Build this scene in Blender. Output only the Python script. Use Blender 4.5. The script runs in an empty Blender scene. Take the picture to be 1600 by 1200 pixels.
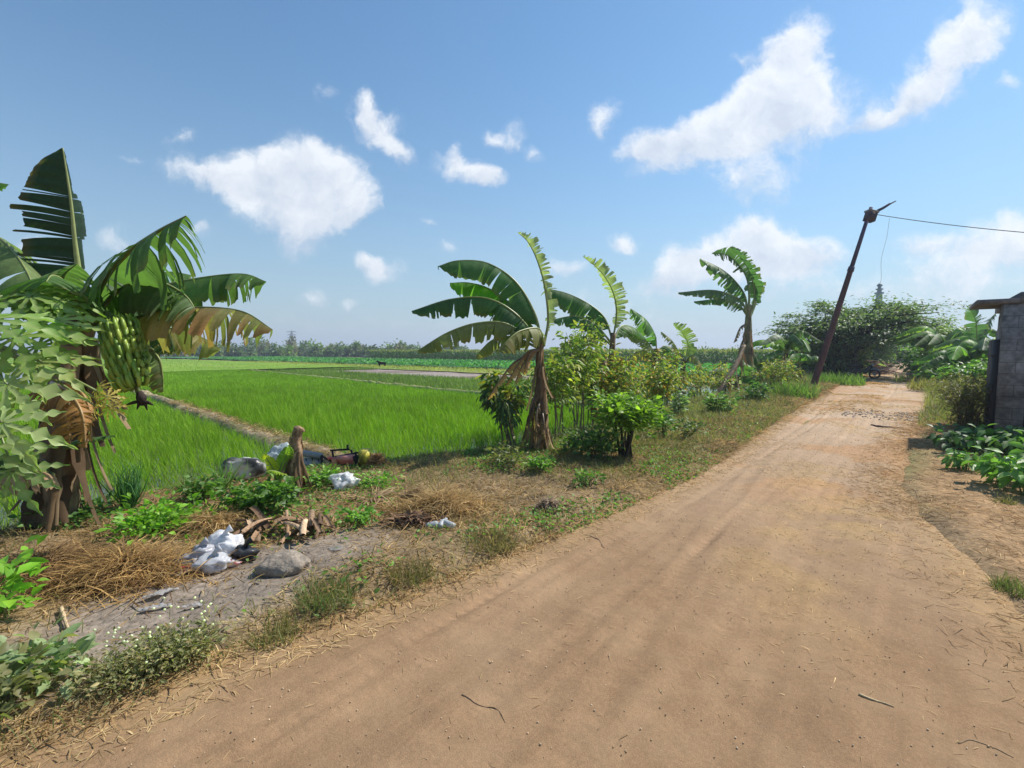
import bpy, math, random
import numpy as np
from math import radians as R_
C = bpy.context.scene.collection
rng = np.random.default_rng(7)
random.seed(7)

# ------------------------------------------------------------------ camera, sky, sun, exposure
F_PX = 740.0                       # focal length in pixels of the 1600 px wide photograph
PITCH = math.atan(52.0 / F_PX)     # horizon sits a little above the middle
CAM = np.array([0.0, 0.0, 1.6])
cam_d = bpy.data.cameras.new("camera"); cam = bpy.data.objects.new("camera", cam_d); C.objects.link(cam)
cam.location = CAM; cam.rotation_euler = (math.pi / 2 - PITCH, 0, 0)
cam_d.sensor_width = 36; cam_d.lens = 36 * F_PX / 1600
cam_d.clip_start = 0.05; cam_d.clip_end = 6000
bpy.context.scene.camera = cam

SUN_AZ, SUN_EL = R_(62), R_(48)    # azimuth to the right of straight ahead
sun_d = bpy.data.lights.new("sun", 'SUN'); sun_d.energy = 5.0; sun_d.angle = R_(0.5); sun_d.color = (1.0, 0.95, 0.86)
sun = bpy.data.objects.new("sun", sun_d); C.objects.link(sun)
from mathutils import Vector
sv = Vector((math.sin(SUN_AZ) * math.cos(SUN_EL), math.cos(SUN_AZ) * math.cos(SUN_EL), math.sin(SUN_EL)))
sun.rotation_euler = sv.to_track_quat('Z', 'Y').to_euler()
SUNV = np.array(sv)

vs = bpy.context.scene.view_settings
vs.view_transform = 'Standard'; vs.look = 'None'; vs.gamma = 1; vs.exposure = 0.3

def ray(px, py):
    a, b = (px - 800) / F_PX, (600 - py) / F_PX
    y = math.cos(PITCH) + b * math.sin(PITCH); z = -math.sin(PITCH) + b * math.cos(PITCH)
    return np.array([a / y, 1.0, z / y])
def P(px, py, Y): return CAM + ray(px, py) * Y
def G(px, py, z=0.0):
    r = ray(px, py); return CAM + r * ((z - CAM[2]) / r[2])

world = bpy.data.worlds.new("World"); bpy.context.scene.world = world; world.use_nodes = True
wt = world.node_tree; wn = wt.nodes; wl = wt.links
for n in list(wn): wn.remove(n)
def wnode(t, **k):
    n = wn.new(t)
    for a, b in k.items(): setattr(n, a, b)
    return n
def wmath(op, a, b=None, c=None, clamp=False):
    n = wnode('ShaderNodeMath', operation=op, use_clamp=clamp)
    for i, x in enumerate((a, b, c)):
        if x is None: continue
        if isinstance(x, (int, float)): n.inputs[i].default_value = x
        else: wl.new(x, n.inputs[i])
    return n.outputs[0]
sky = wnode('ShaderNodeTexSky', sky_type='NISHITA', sun_disc=False, sun_elevation=SUN_EL, sun_rotation=SUN_AZ)
sky.altitude = 0; sky.air_density = 1.3; sky.dust_density = 0.25; sky.ozone_density = 4.0
tc = wnode('ShaderNodeTexCoord'); sp = wnode('ShaderNodeSeparateXYZ'); wl.new(tc.outputs['Generated'], sp.inputs[0])
yy = wmath('MAXIMUM', sp.outputs[1], 0.03)
cu = wmath('DIVIDE', sp.outputs[0], yy); cv = wmath('DIVIDE', sp.outputs[2], yy)
cb = wnode('ShaderNodeCombineXYZ'); wl.new(cu, cb.inputs[0]); wl.new(cv, cb.inputs[1])
nz = wnode('ShaderNodeTexNoise'); nz.inputs['Scale'].default_value = 7; nz.inputs['Detail'].default_value = 8; nz.inputs['Roughness'].default_value = 0.58
wl.new(cb.outputs[0], nz.inputs['Vector'])
sub = wnode('ShaderNodeVectorMath', operation='SUBTRACT'); sub.inputs[1].default_value = (.5, .5, .5); wl.new(nz.outputs['Color'], sub.inputs[0])
scl = wnode('ShaderNodeVectorMath', operation='SCALE'); scl.inputs['Scale'].default_value = 0.11; wl.new(sub.outputs[0], scl.inputs[0])
addv = wnode('ShaderNodeVectorMath', operation='ADD'); wl.new(cb.outputs[0], addv.inputs[0]); wl.new(scl.outputs[0], addv.inputs[1])
# each cloud: pixel-measured direction, angular half-sizes, tilt, weight
CLOUDS = [(455,258,64,26,0,.75),(360,285,70,26,-15,.6),(505,250,40,22,0,.6),(475,290,95,62,0,1),(400,272,70,34,-15,.9),(312,262,66,26,-12,.8),(500,365,52,36,20,.75),(530,300,48,58,0,1),(430,335,80,40,-25,.65),(560,320,25,30,0,.5),
 (590,188,48,32,-30,1),(625,232,38,20,-40,.9),(575,165,18,22,0,.8),(283,208,34,15,20,.65),(507,148,20,15,0,.6),(203,244,18,8,0,.35),
 (733,268,50,24,-20,1),(714,235,14,24,-10,.8),(765,282,28,20,0,.8),(798,210,27,22,0,.55),(840,236,22,13,10,.65),(762,206,16,14,0,.4),(690,390,20,16,0,.6),(668,345,14,10,0,.35),
 (947,178,24,32,-10,.8),(592,424,44,19,0,1),(570,415,20,14,0,.6),(978,376,36,18,5,.95),(487,458,26,12,0,.6),(540,472,20,8,0,.35),
 (1248,55,50,34,50,1),(1232,120,78,52,50,1.1),(1150,190,120,46,25,1.1),(1075,215,95,36,20,1.05),(1010,226,50,18,5,.8),(1275,165,70,46,0,1.1),(1200,200,100,60,0,.9),(1172,285,66,38,-15,.85),(1170,95,26,14,0,.4),
 (1525,50,60,50,40,1.1),(1470,112,86,44,45,1.1),(1405,165,66,24,35,.9),(1360,195,40,12,25,.5),(1575,130,26,14,0,.4),
 (1185,392,110,42,0,1.1),(1245,400,66,34,0,1),(1110,408,90,34,15,1),(1055,430,70,26,15,.7),(1188,358,30,24,0,.8),(1150,440,110,30,0,.55),
 (1520,395,120,42,8,.7),(1580,370,90,36,0,.8),(1440,376,48,17,0,.7),(1500,450,150,50,0,.55),(1300,450,110,30,0,.4),
 (885,421,44,18,0,.75),(940,470,90,24,0,.35),(1020,500,120,24,0,.35),(60,400,46,26,0,.6),(190,375,40,20,0,.5),(320,360,26,16,0,.5),(420,500,120,22,0,.25),(650,505,150,22,0,.25)]
tot = None; shd = None; spw = wnode('ShaderNodeSeparateXYZ'); wl.new(addv.outputs[0], spw.inputs[0])
for (px, py, rx, ry, rot, w) in CLOUDS:
    r = ray(px, py)
    mp = wnode('ShaderNodeMapping', vector_type='TEXTURE')
    mp.inputs['Location'].default_value = (r[0], r[2], 0); mp.inputs['Rotation'].default_value = (0, 0, R_(rot))
    mp.inputs['Scale'].default_value = (rx / F_PX * 1.35, ry / F_PX * 1.35, 1); wl.new(addv.outputs[0], mp.inputs['Vector'])
    g = wnode('ShaderNodeTexGradient', gradient_type='SPHERICAL'); wl.new(mp.outputs[0], g.inputs[0])
    w = max(w, .62) if rx < 85 else w
    lv = wmath('MULTIPLY_ADD', spw.outputs[1], F_PX / ry, -r[2] * F_PX / ry); shd = wmath('MULTIPLY', g.outputs['Fac'], lv) if shd is None else wmath('MULTIPLY_ADD', g.outputs['Fac'], lv, shd)
    tot = wmath('MULTIPLY', g.outputs['Fac'], w) if tot is None else wmath('MULTIPLY_ADD', g.outputs['Fac'], w, tot)
nz2 = wnode('ShaderNodeTexNoise'); nz2.inputs['Scale'].default_value = 15; nz2.inputs['Detail'].default_value = 11; nz2.inputs['Roughness'].default_value = 0.66
wl.new(addv.outputs[0], nz2.inputs['Vector'])
gate = wmath('MULTIPLY', tot, 3.0, clamp=True)
f1 = wmath('MULTIPLY', wmath('SUBTRACT', nz2.outputs['Fac'], 0.5), 1.8)
dens = wmath('MULTIPLY_ADD', f1, gate, tot)
mr = wnode('ShaderNodeMapRange', interpolation_type='SMOOTHSTEP'); mr.inputs['From Min'].default_value = 0.08; mr.inputs['From Max'].default_value = 1.05
wl.new(dens, mr.inputs['Value'])
front = wmath('GREATER_THAN', sp.outputs[1], 0.03)
mask = wmath('MULTIPLY', wmath('MULTIPLY', mr.outputs[0], front), 0.90)
ccol = wnode('ShaderNodeMixRGB'); ccol.inputs['Color1'].default_value = (4.2, 4.65, 5.4, 1); ccol.inputs['Color2'].default_value = (6.3, 6.5, 6.75, 1)
lit = wmath('DIVIDE', shd, wmath('MAXIMUM', tot, 0.05))
lit = wmath('ADD', wmath('MULTIPLY_ADD', lit, 0.55, 0.42), wmath('MULTIPLY', wmath('SUBTRACT', nz2.outputs['Fac'], 0.5), 2.2))
thick = wmath('SUBTRACT', 1.0, wmath('MULTIPLY', tot, 0.45, clamp=True))
lit = wmath('ADD', lit, wmath('MULTIPLY', thick, 0.35), clamp=True); wl.new(lit, ccol.inputs['Fac'])
hs = wnode('ShaderNodeHueSaturation'); hs.inputs['Saturation'].default_value = 1.0; hs.inputs['Value'].default_value = 1.0
gain = wnode('ShaderNodeVectorMath', operation='MULTIPLY'); gain.inputs[1].default_value = (.62, .81, .87); wl.new(sky.outputs[0], gain.inputs[0]); wl.new(gain.outputs[0], hs.inputs['Color'])
hz1 = wmath('POWER', wmath('SUBTRACT', 1.0, wmath('DIVIDE', sp.outputs[2], 0.62, clamp=True)), 2.4)
hmix = wnode('ShaderNodeMixRGB'); hmix.inputs['Color2'].default_value = (2.9, 3.55, 4.25, 1); wl.new(wmath('MULTIPLY', hz1, 0.85), hmix.inputs['Fac']); wl.new(hs.outputs[0], hmix.inputs['Color1'])
cm = wnode('ShaderNodeMixRGB'); wl.new(mask, cm.inputs['Fac']); wl.new(hmix.outputs[0], cm.inputs['Color1']); wl.new(ccol.outputs[0], cm.inputs['Color2'])
bg = wnode('ShaderNodeBackground'); bg.inputs['Strength'].default_value = 0.13; wl.new(cm.outputs[0], bg.inputs['Color'])
wo = wnode('ShaderNodeOutputWorld'); wl.new(bg.outputs[0], wo.inputs['Surface'])

# ------------------------------------------------------------------ mesh helpers
def tag(o, label=None, cat=None, group=None, kind=None):
    if label: o['label'] = label
    if cat: o['category'] = cat
    if group: o['group'] = group
    if kind: o['kind'] = kind
    return o
def thing(name, label, cat, loc, group=None):
    o = bpy.data.objects.new(name, None); C.objects.link(o); o.empty_display_size = 0.1
    o.location = [float(v) for v in loc]
    return tag(o, label, cat, group)
def wloc(o):
    p = np.zeros(3)
    while o is not None:
        p = p + np.array(o.location); o = o.parent
    return p
def make(name, V, F, m, parent=None, tint=None, smooth=True, base=None, **kw):
    """ONE mesh object from vertices and a list of face arrays; V in world space; tint = albedo per vertex"""
    V = np.asarray(V, dtype=np.float64).reshape(-1, 3)
    if isinstance(F, np.ndarray): F = [F]
    F = [np.asarray(f, dtype=np.int32) for f in F if len(f)]
    org = wloc(parent) if parent is not None else (np.array(base, float) if base is not None else np.zeros(3))
    me = bpy.data.meshes.new(name)
    me.vertices.add(len(V)); me.vertices.foreach_set('co', (V - org).astype(np.float32).ravel())
    li = np.concatenate([f.ravel() for f in F]); tot = np.concatenate([np.full(len(f), f.shape[1], np.int32) for f in F])
    st = np.concatenate([[0], np.cumsum(tot)[:-1]]).astype(np.int32)
    me.loops.add(len(li)); me.loops.foreach_set('vertex_index', li)
    me.polygons.add(len(tot)); me.polygons.foreach_set('loop_start', st); me.polygons.foreach_set('loop_total', tot)
    if smooth: me.polygons.foreach_set('use_smooth', np.ones(len(tot), bool))
    me.update(calc_edges=True)
    at = me.attributes.new('tint', 'FLOAT_COLOR', 'POINT')
    if tint is None: tint = (1, 1, 1)
    tint = np.asarray(tint, float)
    if tint.ndim == 1: tint = np.tile(tint, (len(V), 1))
    at.data.foreach_set('color', np.concatenate([np.clip(tint, 0, 1), np.ones((len(V), 1))], 1).astype(np.float32).ravel())
    me.materials.append(m)
    o = bpy.data.objects.new(name, me); C.objects.link(o)
    if parent is not None: o.parent = parent
    elif base is not None: o.location = [float(v) for v in base]
    return tag(o, **kw)
def unit(v):
    v = np.asarray(v, float); return v / np.maximum(np.linalg.norm(v, axis=-1, keepdims=True), 1e-9)
class MB:
    def __init__(s): s.V = []; s.F = {}; s.T = []; s.n = 0
    def add(s, V, F, tint=(1, 1, 1)):
        V = np.asarray(V, float).reshape(-1, 3)
        if isinstance(F, np.ndarray): F = [F]
        for f in F:
            f = np.asarray(f, np.int32)
            if len(f): s.F.setdefault(f.shape[1], []).append(f + s.n)
        t = np.asarray(tint, float)
        if t.ndim == 1: t = np.tile(t, (len(V), 1))
        s.V.append(V); s.T.append(t); s.n += len(V); return s
    def out(s, name, m, parent=None, **kw):
        return make(name, np.concatenate(s.V), [np.concatenate(f) for f in s.F.values()], m, parent, tint=np.concatenate(s.T), **kw)
def spline(pts, n):
    p = np.asarray(pts, float); k = len(p)
    if k == 2: return p[0] + (p[1] - p[0]) * np.linspace(0, 1, n)[:, None]
    q = np.vstack([2 * p[0] - p[1], p, 2 * p[-1] - p[-2]])
    u = np.linspace(0, k - 1 - 1e-6, n); i = u.astype(int); f = (u - i)[:, None]
    a, b, c, d = q[i], q[i + 1], q[i + 2], q[i + 3]
    return 0.5 * (2 * b + (c - a) * f + (2 * a - 5 * b + 4 * c - d) * f ** 2 + (3 * b - a - 3 * c + d) * f ** 3)
def tube(pts, rad, k=7, n=None, cap=True):
    p = np.asarray(pts, float)
    if n: p = spline(p, n)
    m = len(p); rad = np.interp(np.linspace(0, 1, m), np.linspace(0, 1, np.size(rad)), np.atleast_1d(rad)) if np.size(rad) != m else np.asarray(rad, float)
    T = unit(np.gradient(p, axis=0)); ref = np.array([0, 0, 1.0]) if abs(T[0][2]) < .9 else np.array([1.0, 0, 0])
    A = unit(np.cross(T, ref)); B = np.cross(T, A)
    an = np.linspace(0, 2 * np.pi, k, endpoint=False)
    V = p[:, None] + rad[:, None, None] * (np.cos(an)[None, :, None] * A[:, None] + np.sin(an)[None, :, None] * B[:, None])
    V = V.reshape(-1, 3); i = np.arange(m - 1)[:, None] * k; j = np.arange(k)[None]; j2 = (j + 1) % k
    F = np.stack([i + j, i + j2, i + k + j2, i + k + j], -1).reshape(-1, 4)
    fs = [F]
    if cap:
        V = np.vstack([V, p[:1], p[-1:]]); c0, c1 = m * k, m * k + 1
        jj = np.arange(k); fs.append(np.concatenate([np.stack([np.full(k, c0), (jj + 1) % k, jj], -1), np.stack([np.full(k, c1), (m - 1) * k + jj, (m - 1) * k + (jj + 1) % k], -1)]))
    return V, fs
def box(c, sx, sy, sz, ax=None, ay=None):
    """box centred on c (bevel-free), ax/ay unit axes"""
    ax = np.array([1., 0, 0]) if ax is None else unit(ax); ay = np.array([0, 1., 0]) if ay is None else unit(ay); az = np.cross(ax, ay)
    V = np.array([[x, y, z] for z in (-.5, .5) for y in (-.5, .5) for x in (-.5, .5)])
    V = np.asarray(c, float) + V[:, :1] * sx * ax + V[:, 1:2] * sy * ay + V[:, 2:] * sz * az
    return V, np.array([[0, 2, 3, 1], [4, 5, 7, 6], [0, 1, 5, 4], [2, 6, 7, 3], [0, 4, 6, 2], [1, 3, 7, 5]])
def grid(nu, nv):
    i = np.arange(nu - 1)[:, None] * nv; j = np.arange(nv - 1)[None]
    return np.stack([i + j, i + nv + j, i + nv + j + 1, i + j + 1], -1).reshape(-1, 4)
def basis(d, nref):
    d = unit(d); x = unit(np.cross(d, nref)); z = np.cross(x, d)
    return np.stack([x, d, z], -1)                      # columns
def scat(T, TF, pos, Rm, sc):
    T = np.asarray(T, float); N = len(pos); K = len(T)
    sc = np.asarray(sc, float)
    if sc.ndim == 1: sc = np.stack([sc] * 3, -1)
    V = np.einsum('nij,nkj->nki', Rm, T[None] * sc[:, None, :]) + np.asarray(pos)[:, None]
    o = (np.arange(N) * K)[:, None, None]
    return V.reshape(-1, 3), [(np.asarray(f)[None] + o).reshape(-1, np.asarray(f).shape[1]) for f in TF]
def rep(t, K): return np.repeat(t, K, axis=0)
BLADE = (np.array([[-.5, 0, 0], [.5, 0, 0], [-.42, .45, .05], [.42, .45, .05], [-.22, .8, -.02], [.22, .8, -.02], [0, 1, -.16]]), [np.array([[0, 1, 3, 2], [2, 3, 5, 4]]), np.array([[4, 5, 6]])])
BLADE1 = (np.array([[-.5, 0, 0], [.5, 0, 0], [0, 1, -.05]]), [np.array([[0, 1, 2]])])
LEAF = (np.array([[0, 0, 0], [-.5, .38, .10], [.5, .38, .10], [0, .42, 0], [-.34, .72, .05], [.34, .72, .05], [0, 1, -.12]]), [np.array([[0, 2, 3], [0, 3, 1], [4, 5, 6]]), np.array([[1, 3, 5, 4], [3, 2, 5, 3]])[:0]])
LEAF = (LEAF[0], [np.array([[0, 2, 3], [0, 3, 1], [1, 3, 4], [3, 2, 5], [3, 5, 6], [4, 3, 6]])])
STICK = (np.array([[-.5, 0, 0], [.5, 0, 0], [0, 0, .8], [-.4, 1, 0], [.4, 1, 0], [0, 1, .6]]), [np.array([[0, 1, 4, 3], [1, 2, 5, 4], [2, 0, 3, 5]])])
_p = np.array([[1, 1, 1], [-1, -1, 1], [-1, 1, -1], [1, -1, -1], [0, 0, 1.4], [1.3, 0, 0], [-1.3, 0, 0], [0, 1.3, 0], [0, -1.3, 0]]) * .5
_s = np.array([[0, 0, 1], [1, 0, 0], [0, 1, 0], [-1, 0, 0], [0, -1, 0], [0, 0, -1]], float) * .5
PEB = (_s, [np.array([[0, 1, 2], [0, 2, 3], [0, 3, 4], [0, 4, 1], [5, 2, 1], [5, 3, 2], [5, 4, 3], [5, 1, 4]])])
def rdir(n, up0, up1, r=None):
    r = r or rng
    a = r.uniform(0, 2 * np.pi, n); e = r.uniform(up0, up1, n)
    return np.stack([np.cos(a) * np.cos(e), np.sin(a) * np.cos(e), np.sin(e)], -1)
def colmix(n, cols, jit=.12, r=None):
    r = r or rng
    cols = np.asarray(cols, float); i = r.integers(0, len(cols), n); j = r.integers(0, len(cols), n); f = r.uniform(0, 1, (n, 1))
    return (cols[i] * f + cols[j] * (1 - f)) * np.exp(r.normal(0, jit, (n, 1)))
def vnoise(x, y, sc=1.0, seed=0):
    """smooth value noise on the plane, 0..1"""
    x = np.asarray(x) / sc; y = np.asarray(y) / sc; xi = np.floor(x).astype(np.int64); yi = np.floor(y).astype(np.int64); fx = x - xi; fy = y - yi
    fx = fx * fx * (3 - 2 * fx); fy = fy * fy * (3 - 2 * fy)
    def h(a, b):
        k = (a * 374761393 + b * 668265263 + seed * 1442695041) & 0xFFFFFFFF
        k = ((k ^ (k >> 13)) * 1274126177) & 0xFFFFFFFF
        return ((k ^ (k >> 16)) & 0xFFFF) / 65535.0
    return (h(xi, yi) * (1 - fx) + h(xi + 1, yi) * fx) * (1 - fy) + (h(xi, yi + 1) * (1 - fx) + h(xi + 1, yi + 1) * fx) * fy
def fbm(x, y, sc=1.0, seed=0, o=4): return sum(vnoise(x, y, sc / 2 ** k, seed + k) * .5 ** (k + 1) for k in range(o)) / (1 - .5 ** o)
def sstep(a, b, x):
    t = np.clip((np.asarray(x, float) - a) / (b - a), 0, 1); return t * t * (3 - 2 * t)

# ------------------------------------------------------------------ materials
def nmat(name):
    m = bpy.data.materials.new(name); m.use_nodes = True; t = m.node_tree; t.nodes.clear()
    return m, t
def N(t, ty, ins=None, **k):
    n = t.nodes.new(ty)
    for a, b in k.items(): setattr(n, a, b)
    for a, b in (ins or {}).items():
        if hasattr(b, 'is_linked') or isinstance(b, bpy.types.NodeSocket): t.links.new(b, n.inputs[a])
        else: n.inputs[a].default_value = b
    return n
def col(c): return (c[0], c[1], c[2], 1)
def pmat(name, rough=.7, spec=.3, trans=0.0, tmul=(1.6, 2.0, .8), noise=(8, .35), noise2=None, bump=0.0, bscale=40, metal=0.0, back=None, stretch=None, base=(1, 1, 1)):
    """albedo = tint attribute x base x procedural noise; optional light passing through thin leaves"""
    m, t = nmat(name)
    a = N(t, 'ShaderNodeAttribute', attribute_name='tint')
    co = N(t, 'ShaderNodeTexCoord').outputs['Object']
    if stretch: co = N(t, 'ShaderNodeMapping', {'Vector': co, 'Scale': stretch}).outputs[0]
    nn = N(t, 'ShaderNodeTexNoise', {'Vector': co, 'Scale': noise[0], 'Detail': 5.0, 'Roughness': .6})
    mr = N(t, 'ShaderNodeMapRange', {'Value': nn.outputs['Fac'], 'From Min': .25, 'From Max': .75, 'To Min': 1 - noise[1], 'To Max': 1 + noise[1]})
    v = mr.outputs[0]
    if noise2:
        n2 = N(t, 'ShaderNodeTexNoise', {'Vector': co, 'Scale': noise2[0], 'Detail': 3.0})
        m2 = N(t, 'ShaderNodeMapRange', {'Value': n2.outputs['Fac'], 'From Min': .3, 'From Max': .7, 'To Min': 1 - noise2[1], 'To Max': 1 + noise2[1]})
        v = N(t, 'ShaderNodeMath', {0: v, 1: m2.outputs[0]}, operation='MULTIPLY').outputs[0]
    c = N(t, 'ShaderNodeVectorMath', {0: a.outputs['Color'], 'Scale': v}, operation='SCALE').outputs[0]
    c = N(t, 'ShaderNodeVectorMath', {0: c, 1: base}, operation='MULTIPLY').outputs[0]
    if back:
        g = N(t, 'ShaderNodeNewGeometry')
        f = N(t, 'ShaderNodeMath', {0: g.outputs['Backfacing'], 1: back[3]}, operation='MULTIPLY').outputs[0]
        c = N(t, 'ShaderNodeMixRGB', {'Fac': f, 'Color1': c, 'Color2': col(back)}).outputs[0]
    b = N(t, 'ShaderNodeBsdfPrincipled', {'Base Color': c, 'Roughness': rough, 'Specular IOR Level': spec, 'Metallic': metal})
    if bump:
        bn = N(t, 'ShaderNodeTexNoise', {'Vector': co, 'Scale': bscale, 'Detail': 6.0})
        bp = N(t, 'ShaderNodeBump', {'Height': bn.outputs['Fac'], 'Strength': bump, 'Distance': .02}); t.links.new(bp.outputs[0], b.inputs['Normal'])
    s = b.outputs[0]
    if trans:
        tc_ = N(t, 'ShaderNodeVectorMath', {0: c, 1: tmul}, operation='MULTIPLY').outputs[0]
        tr = N(t, 'ShaderNodeBsdfTranslucent', {'Color': tc_})
        s = N(t, 'ShaderNodeMixShader', {0: trans, 1: s, 2: tr.outputs[0]}).outputs[0]
    o = N(t, 'ShaderNodeOutputMaterial'); t.links.new(s, o.inputs['Surface'])
    return m
M_ban = pmat('banana_leaf', base=(1.5, 1.4, 1.4), rough=.52, spec=.32, trans=.42, noise=(5, .2), noise2=(40, .1), back=(.11, .16, .09, .3))
M_leaf = pmat('leaf', base=(1.3, 1.25, 1.2), rough=.5, spec=.4, trans=.35, noise=(6, .25))
M_grass = pmat('grass_blade', rough=.6, spec=.25, trans=.35, tmul=(1.4, 1.7, .8), noise=(1.2, .25))
M_dry = pmat('dry_blade', rough=.75, spec=.15, trans=.3, tmul=(1.3, 1.2, 1.0), noise=(6, .35))
M_bark = pmat('bark', rough=.85, spec=.15, noise=(9, .45), noise2=(45, .25), bump=.7, bscale=30, stretch=(1, 1, .35))
M_husk = pmat('banana_sheath', rough=.7, spec=.2, noise=(7, .5), noise2=(60, .25), bump=.6, bscale=50, stretch=(1, 1, .15))
M_fruit = pmat('fruit_skin', rough=.4, spec=.4, noise=(14, .2))
M_wood = pmat('weathered_wood', rough=.8, spec=.2, noise=(12, .4), noise2=(80, .2), bump=.4, bscale=70)
M_paint = pmat('worn_paint', rough=.5, spec=.4, noise=(25, .3), noise2=(90, .15), bump=.2, bscale=80)
M_metal = pmat('dark_steel', rough=.75, spec=.25, metal=.0, noise=(20, .3))
M_rust = pmat('rusty_steel', rough=.75, spec=.3, noise=(3, .35), noise2=(22, .35), bump=.25, bscale=60)
M_stone = pmat('stone', rough=.9, spec=.15, noise=(8, .3), noise2=(50, .25), bump=.8, bscale=25)
M_plastic = pmat('thin_plastic', rough=.35, spec=.5, trans=.3, tmul=(1, 1, 1), noise=(14, .12), bump=.5, bscale=18)
M_conc = pmat('stained_concrete', rough=.9, spec=.15, noise=(1.6, .35), noise2=(14, .25), bump=.4, bscale=35)
M_soilm = pmat('rough_soil', rough=.95, spec=.1, noise=(3, .3), noise2=(26, .3), bump=.9, bscale=22)
M_fld = pmat('field_sheet', rough=.9, spec=.1, noise=(.35, .2), noise2=(3, .25), bump=.6, bscale=8)

M_block = M_conc.copy(); M_block.name = 'concrete_block'; t = M_block.node_tree
pb_ = [n for n in t.nodes if n.type == 'BSDF_PRINCIPLED'][0]; src = pb_.inputs['Base Color'].links[0].from_socket
co = N(t, 'ShaderNodeTexCoord').outputs['Object']
du = N(t, 'ShaderNodeVectorMath', {0: co, 1: (1.409, .123, 0)}, operation='DOT_PRODUCT').outputs['Value']; dz = N(t, 'ShaderNodeSeparateXYZ', {0: co}).outputs[2]
bv = N(t, 'ShaderNodeCombineXYZ', {0: du, 1: dz}).outputs[0]
bk = N(t, 'ShaderNodeTexBrick', {'Vector': bv, 'Color1': (1, 1, 1, 1), 'Color2': (.86, .86, .88, 1), 'Mortar': (.62, .60, .58, 1), 'Scale': 1.0, 'Mortar Size': .008, 'Mortar Smooth': .3, 'Brick Width': .40, 'Row Height': .20})
sn_ = N(t, 'ShaderNodeTexNoise', {'Vector': co, 'Scale': 2.2, 'Detail': 6.0, 'Roughness': .65}); st_ = N(t, 'ShaderNodeMapRange', {'Value': sn_.outputs['Fac'], 'From Min': .48, 'From Max': .62, 'To Min': 1.0, 'To Max': .55}).outputs[0]
mx = N(t, 'ShaderNodeVectorMath', {0: src, 1: bk.outputs['Color']}, operation='MULTIPLY').outputs[0]; mx = N(t, 'ShaderNodeVectorMath', {0: mx, 'Scale': st_}, operation='SCALE').outputs[0]
t.links.new(mx, pb_.inputs['Base Color'])
# ------------------------------------------------------------------ the lie of the land: s runs along the lane, n across it (negative = left, towards the paddies)
DV = np.array([.643, .766]); NVV = np.array([.766, -.643])
def W(s, n, z=0.0):
    s, n, z = np.broadcast_arrays(np.asarray(s, float), np.asarray(n, float), np.asarray(z, float))
    return np.stack([s * DV[0] + n * NVV[0], s * DV[1] + n * NVV[1], z], -1)
def sn(x, y): return x * DV[0] + y * DV[1], x * NVV[0] + y * NVV[1]
def edge(s): return np.interp(s, [-60, 0, 2.2, 3.8, 6.3, 17, 30, 60, 200], [-6.0, -6.0, -6.5, -5.5, -4.75, -4.95, -5.4, -6, -8])
def rl(s): return np.interp(s, [-20, -4, .9, 1.9, 3.5, 6.3, 13, 25, 75, 300], [-2.9, -2.75, -2.72, -2.5, -2.33, -2.1, -2.4, -2.65, -2.7, -2.7])
def rr(s): return np.interp(s, [-20, 0, 2.6, 4.2, 7.2, 11, 22, 37, 300], [2.2, 1.9, 1.1, .53, -.05, .2, .64, .4, .3])
def gz(x, y):
    x = np.asarray(x, float); y = np.asarray(y, float); s, n = sn(x, y)
    wob = (fbm(x, y, .9, 3) - .5) * .35
    d = np.minimum(n - rl(s), rr(s) - n) + wob
    verge = .02 + .15 * (fbm(x, y, 1.1, 11) - .35) + .05 * (fbm(x, y, .25, 5) - .5)
    verge = verge + .05 * sstep(2.4, 5, rl(s) - n)
    z = verge * (1 - sstep(-.25, .2, d)) - .05 * sstep(-.15, .25, d)
    far = sstep(32.5, 34, s)
    f = sstep(0, .8, edge(s) - n + wob)
    return z * (1 - f) + f * (-.62 * (1 - far) - .28 * far)
def vis(p, m=220, ymin=.4):
    p = np.asarray(p); q = p - CAM
    c, s_ = math.cos(PITCH), math.sin(PITCH)
    dep = q[:, 1] * c - q[:, 2] * s_; up = q[:, 1] * s_ + q[:, 2] * c
    dd = np.maximum(dep, .05); px = 800 + F_PX * q[:, 0] / dd; py = 600 - F_PX * up / dd
    return (dep > ymin) & (px > -m) & (px < 1600 + m) & (py < 1200 + m) & (py > -m)
def put(px, py): p = G(px, py); p[2] = gz(p[0], p[1]); return p
def mask_ash(x, y):
    c = G(365, 925); a = np.arctan2(DV[1], DV[0]); u = (x - c[0]) * DV[0] + (y - c[1]) * DV[1]; v = (x - c[0]) * NVV[0] + (y - c[1]) * NVV[1]
    return 1 - sstep(.6, 1.15, np.hypot(u / 1.45, v / .62) + (fbm(x, y, .5, 21) - .5) * .7)

# ground: one sheet, fine near the viewer, out to the horizon
rr_ = np.concatenate([np.geomspace(.25, 30, 250), np.geomspace(31, 3500, 70)])
an = np.concatenate([np.linspace(-62, 62, 460), np.linspace(65, 295, 60)]) * np.pi / 180
X = rr_[:, None] * np.sin(an)[None]; Y_ = rr_[:, None] * np.cos(an)[None]
Z = gz(X, Y_)
gs, gn = sn(X, Y_)
dry = np.array([.30, .21, .11]); soil = np.array([.15, .11, .07]); ash = np.array([.235, .19, .15]); grn = np.array([.13, .16, .05]); sand = np.array([.36, .25, .15]); farc = np.array([.20, .22, .09]); red = np.array([.33, .21, .11])
k1 = fbm(X, Y_, .8, 31)[..., None]; k2 = fbm(X, Y_, .3, 41)[..., None]
ct = dry * k1 + soil * (1 - k1); ct = ct * (.8 + .5 * k2)
gm = sstep(.45, .65, fbm(X, Y_, 1.6, 51))[..., None] * sstep(4, 9, gs)[..., None] * .7
ct = ct * (1 - gm) + grn * gm
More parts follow.
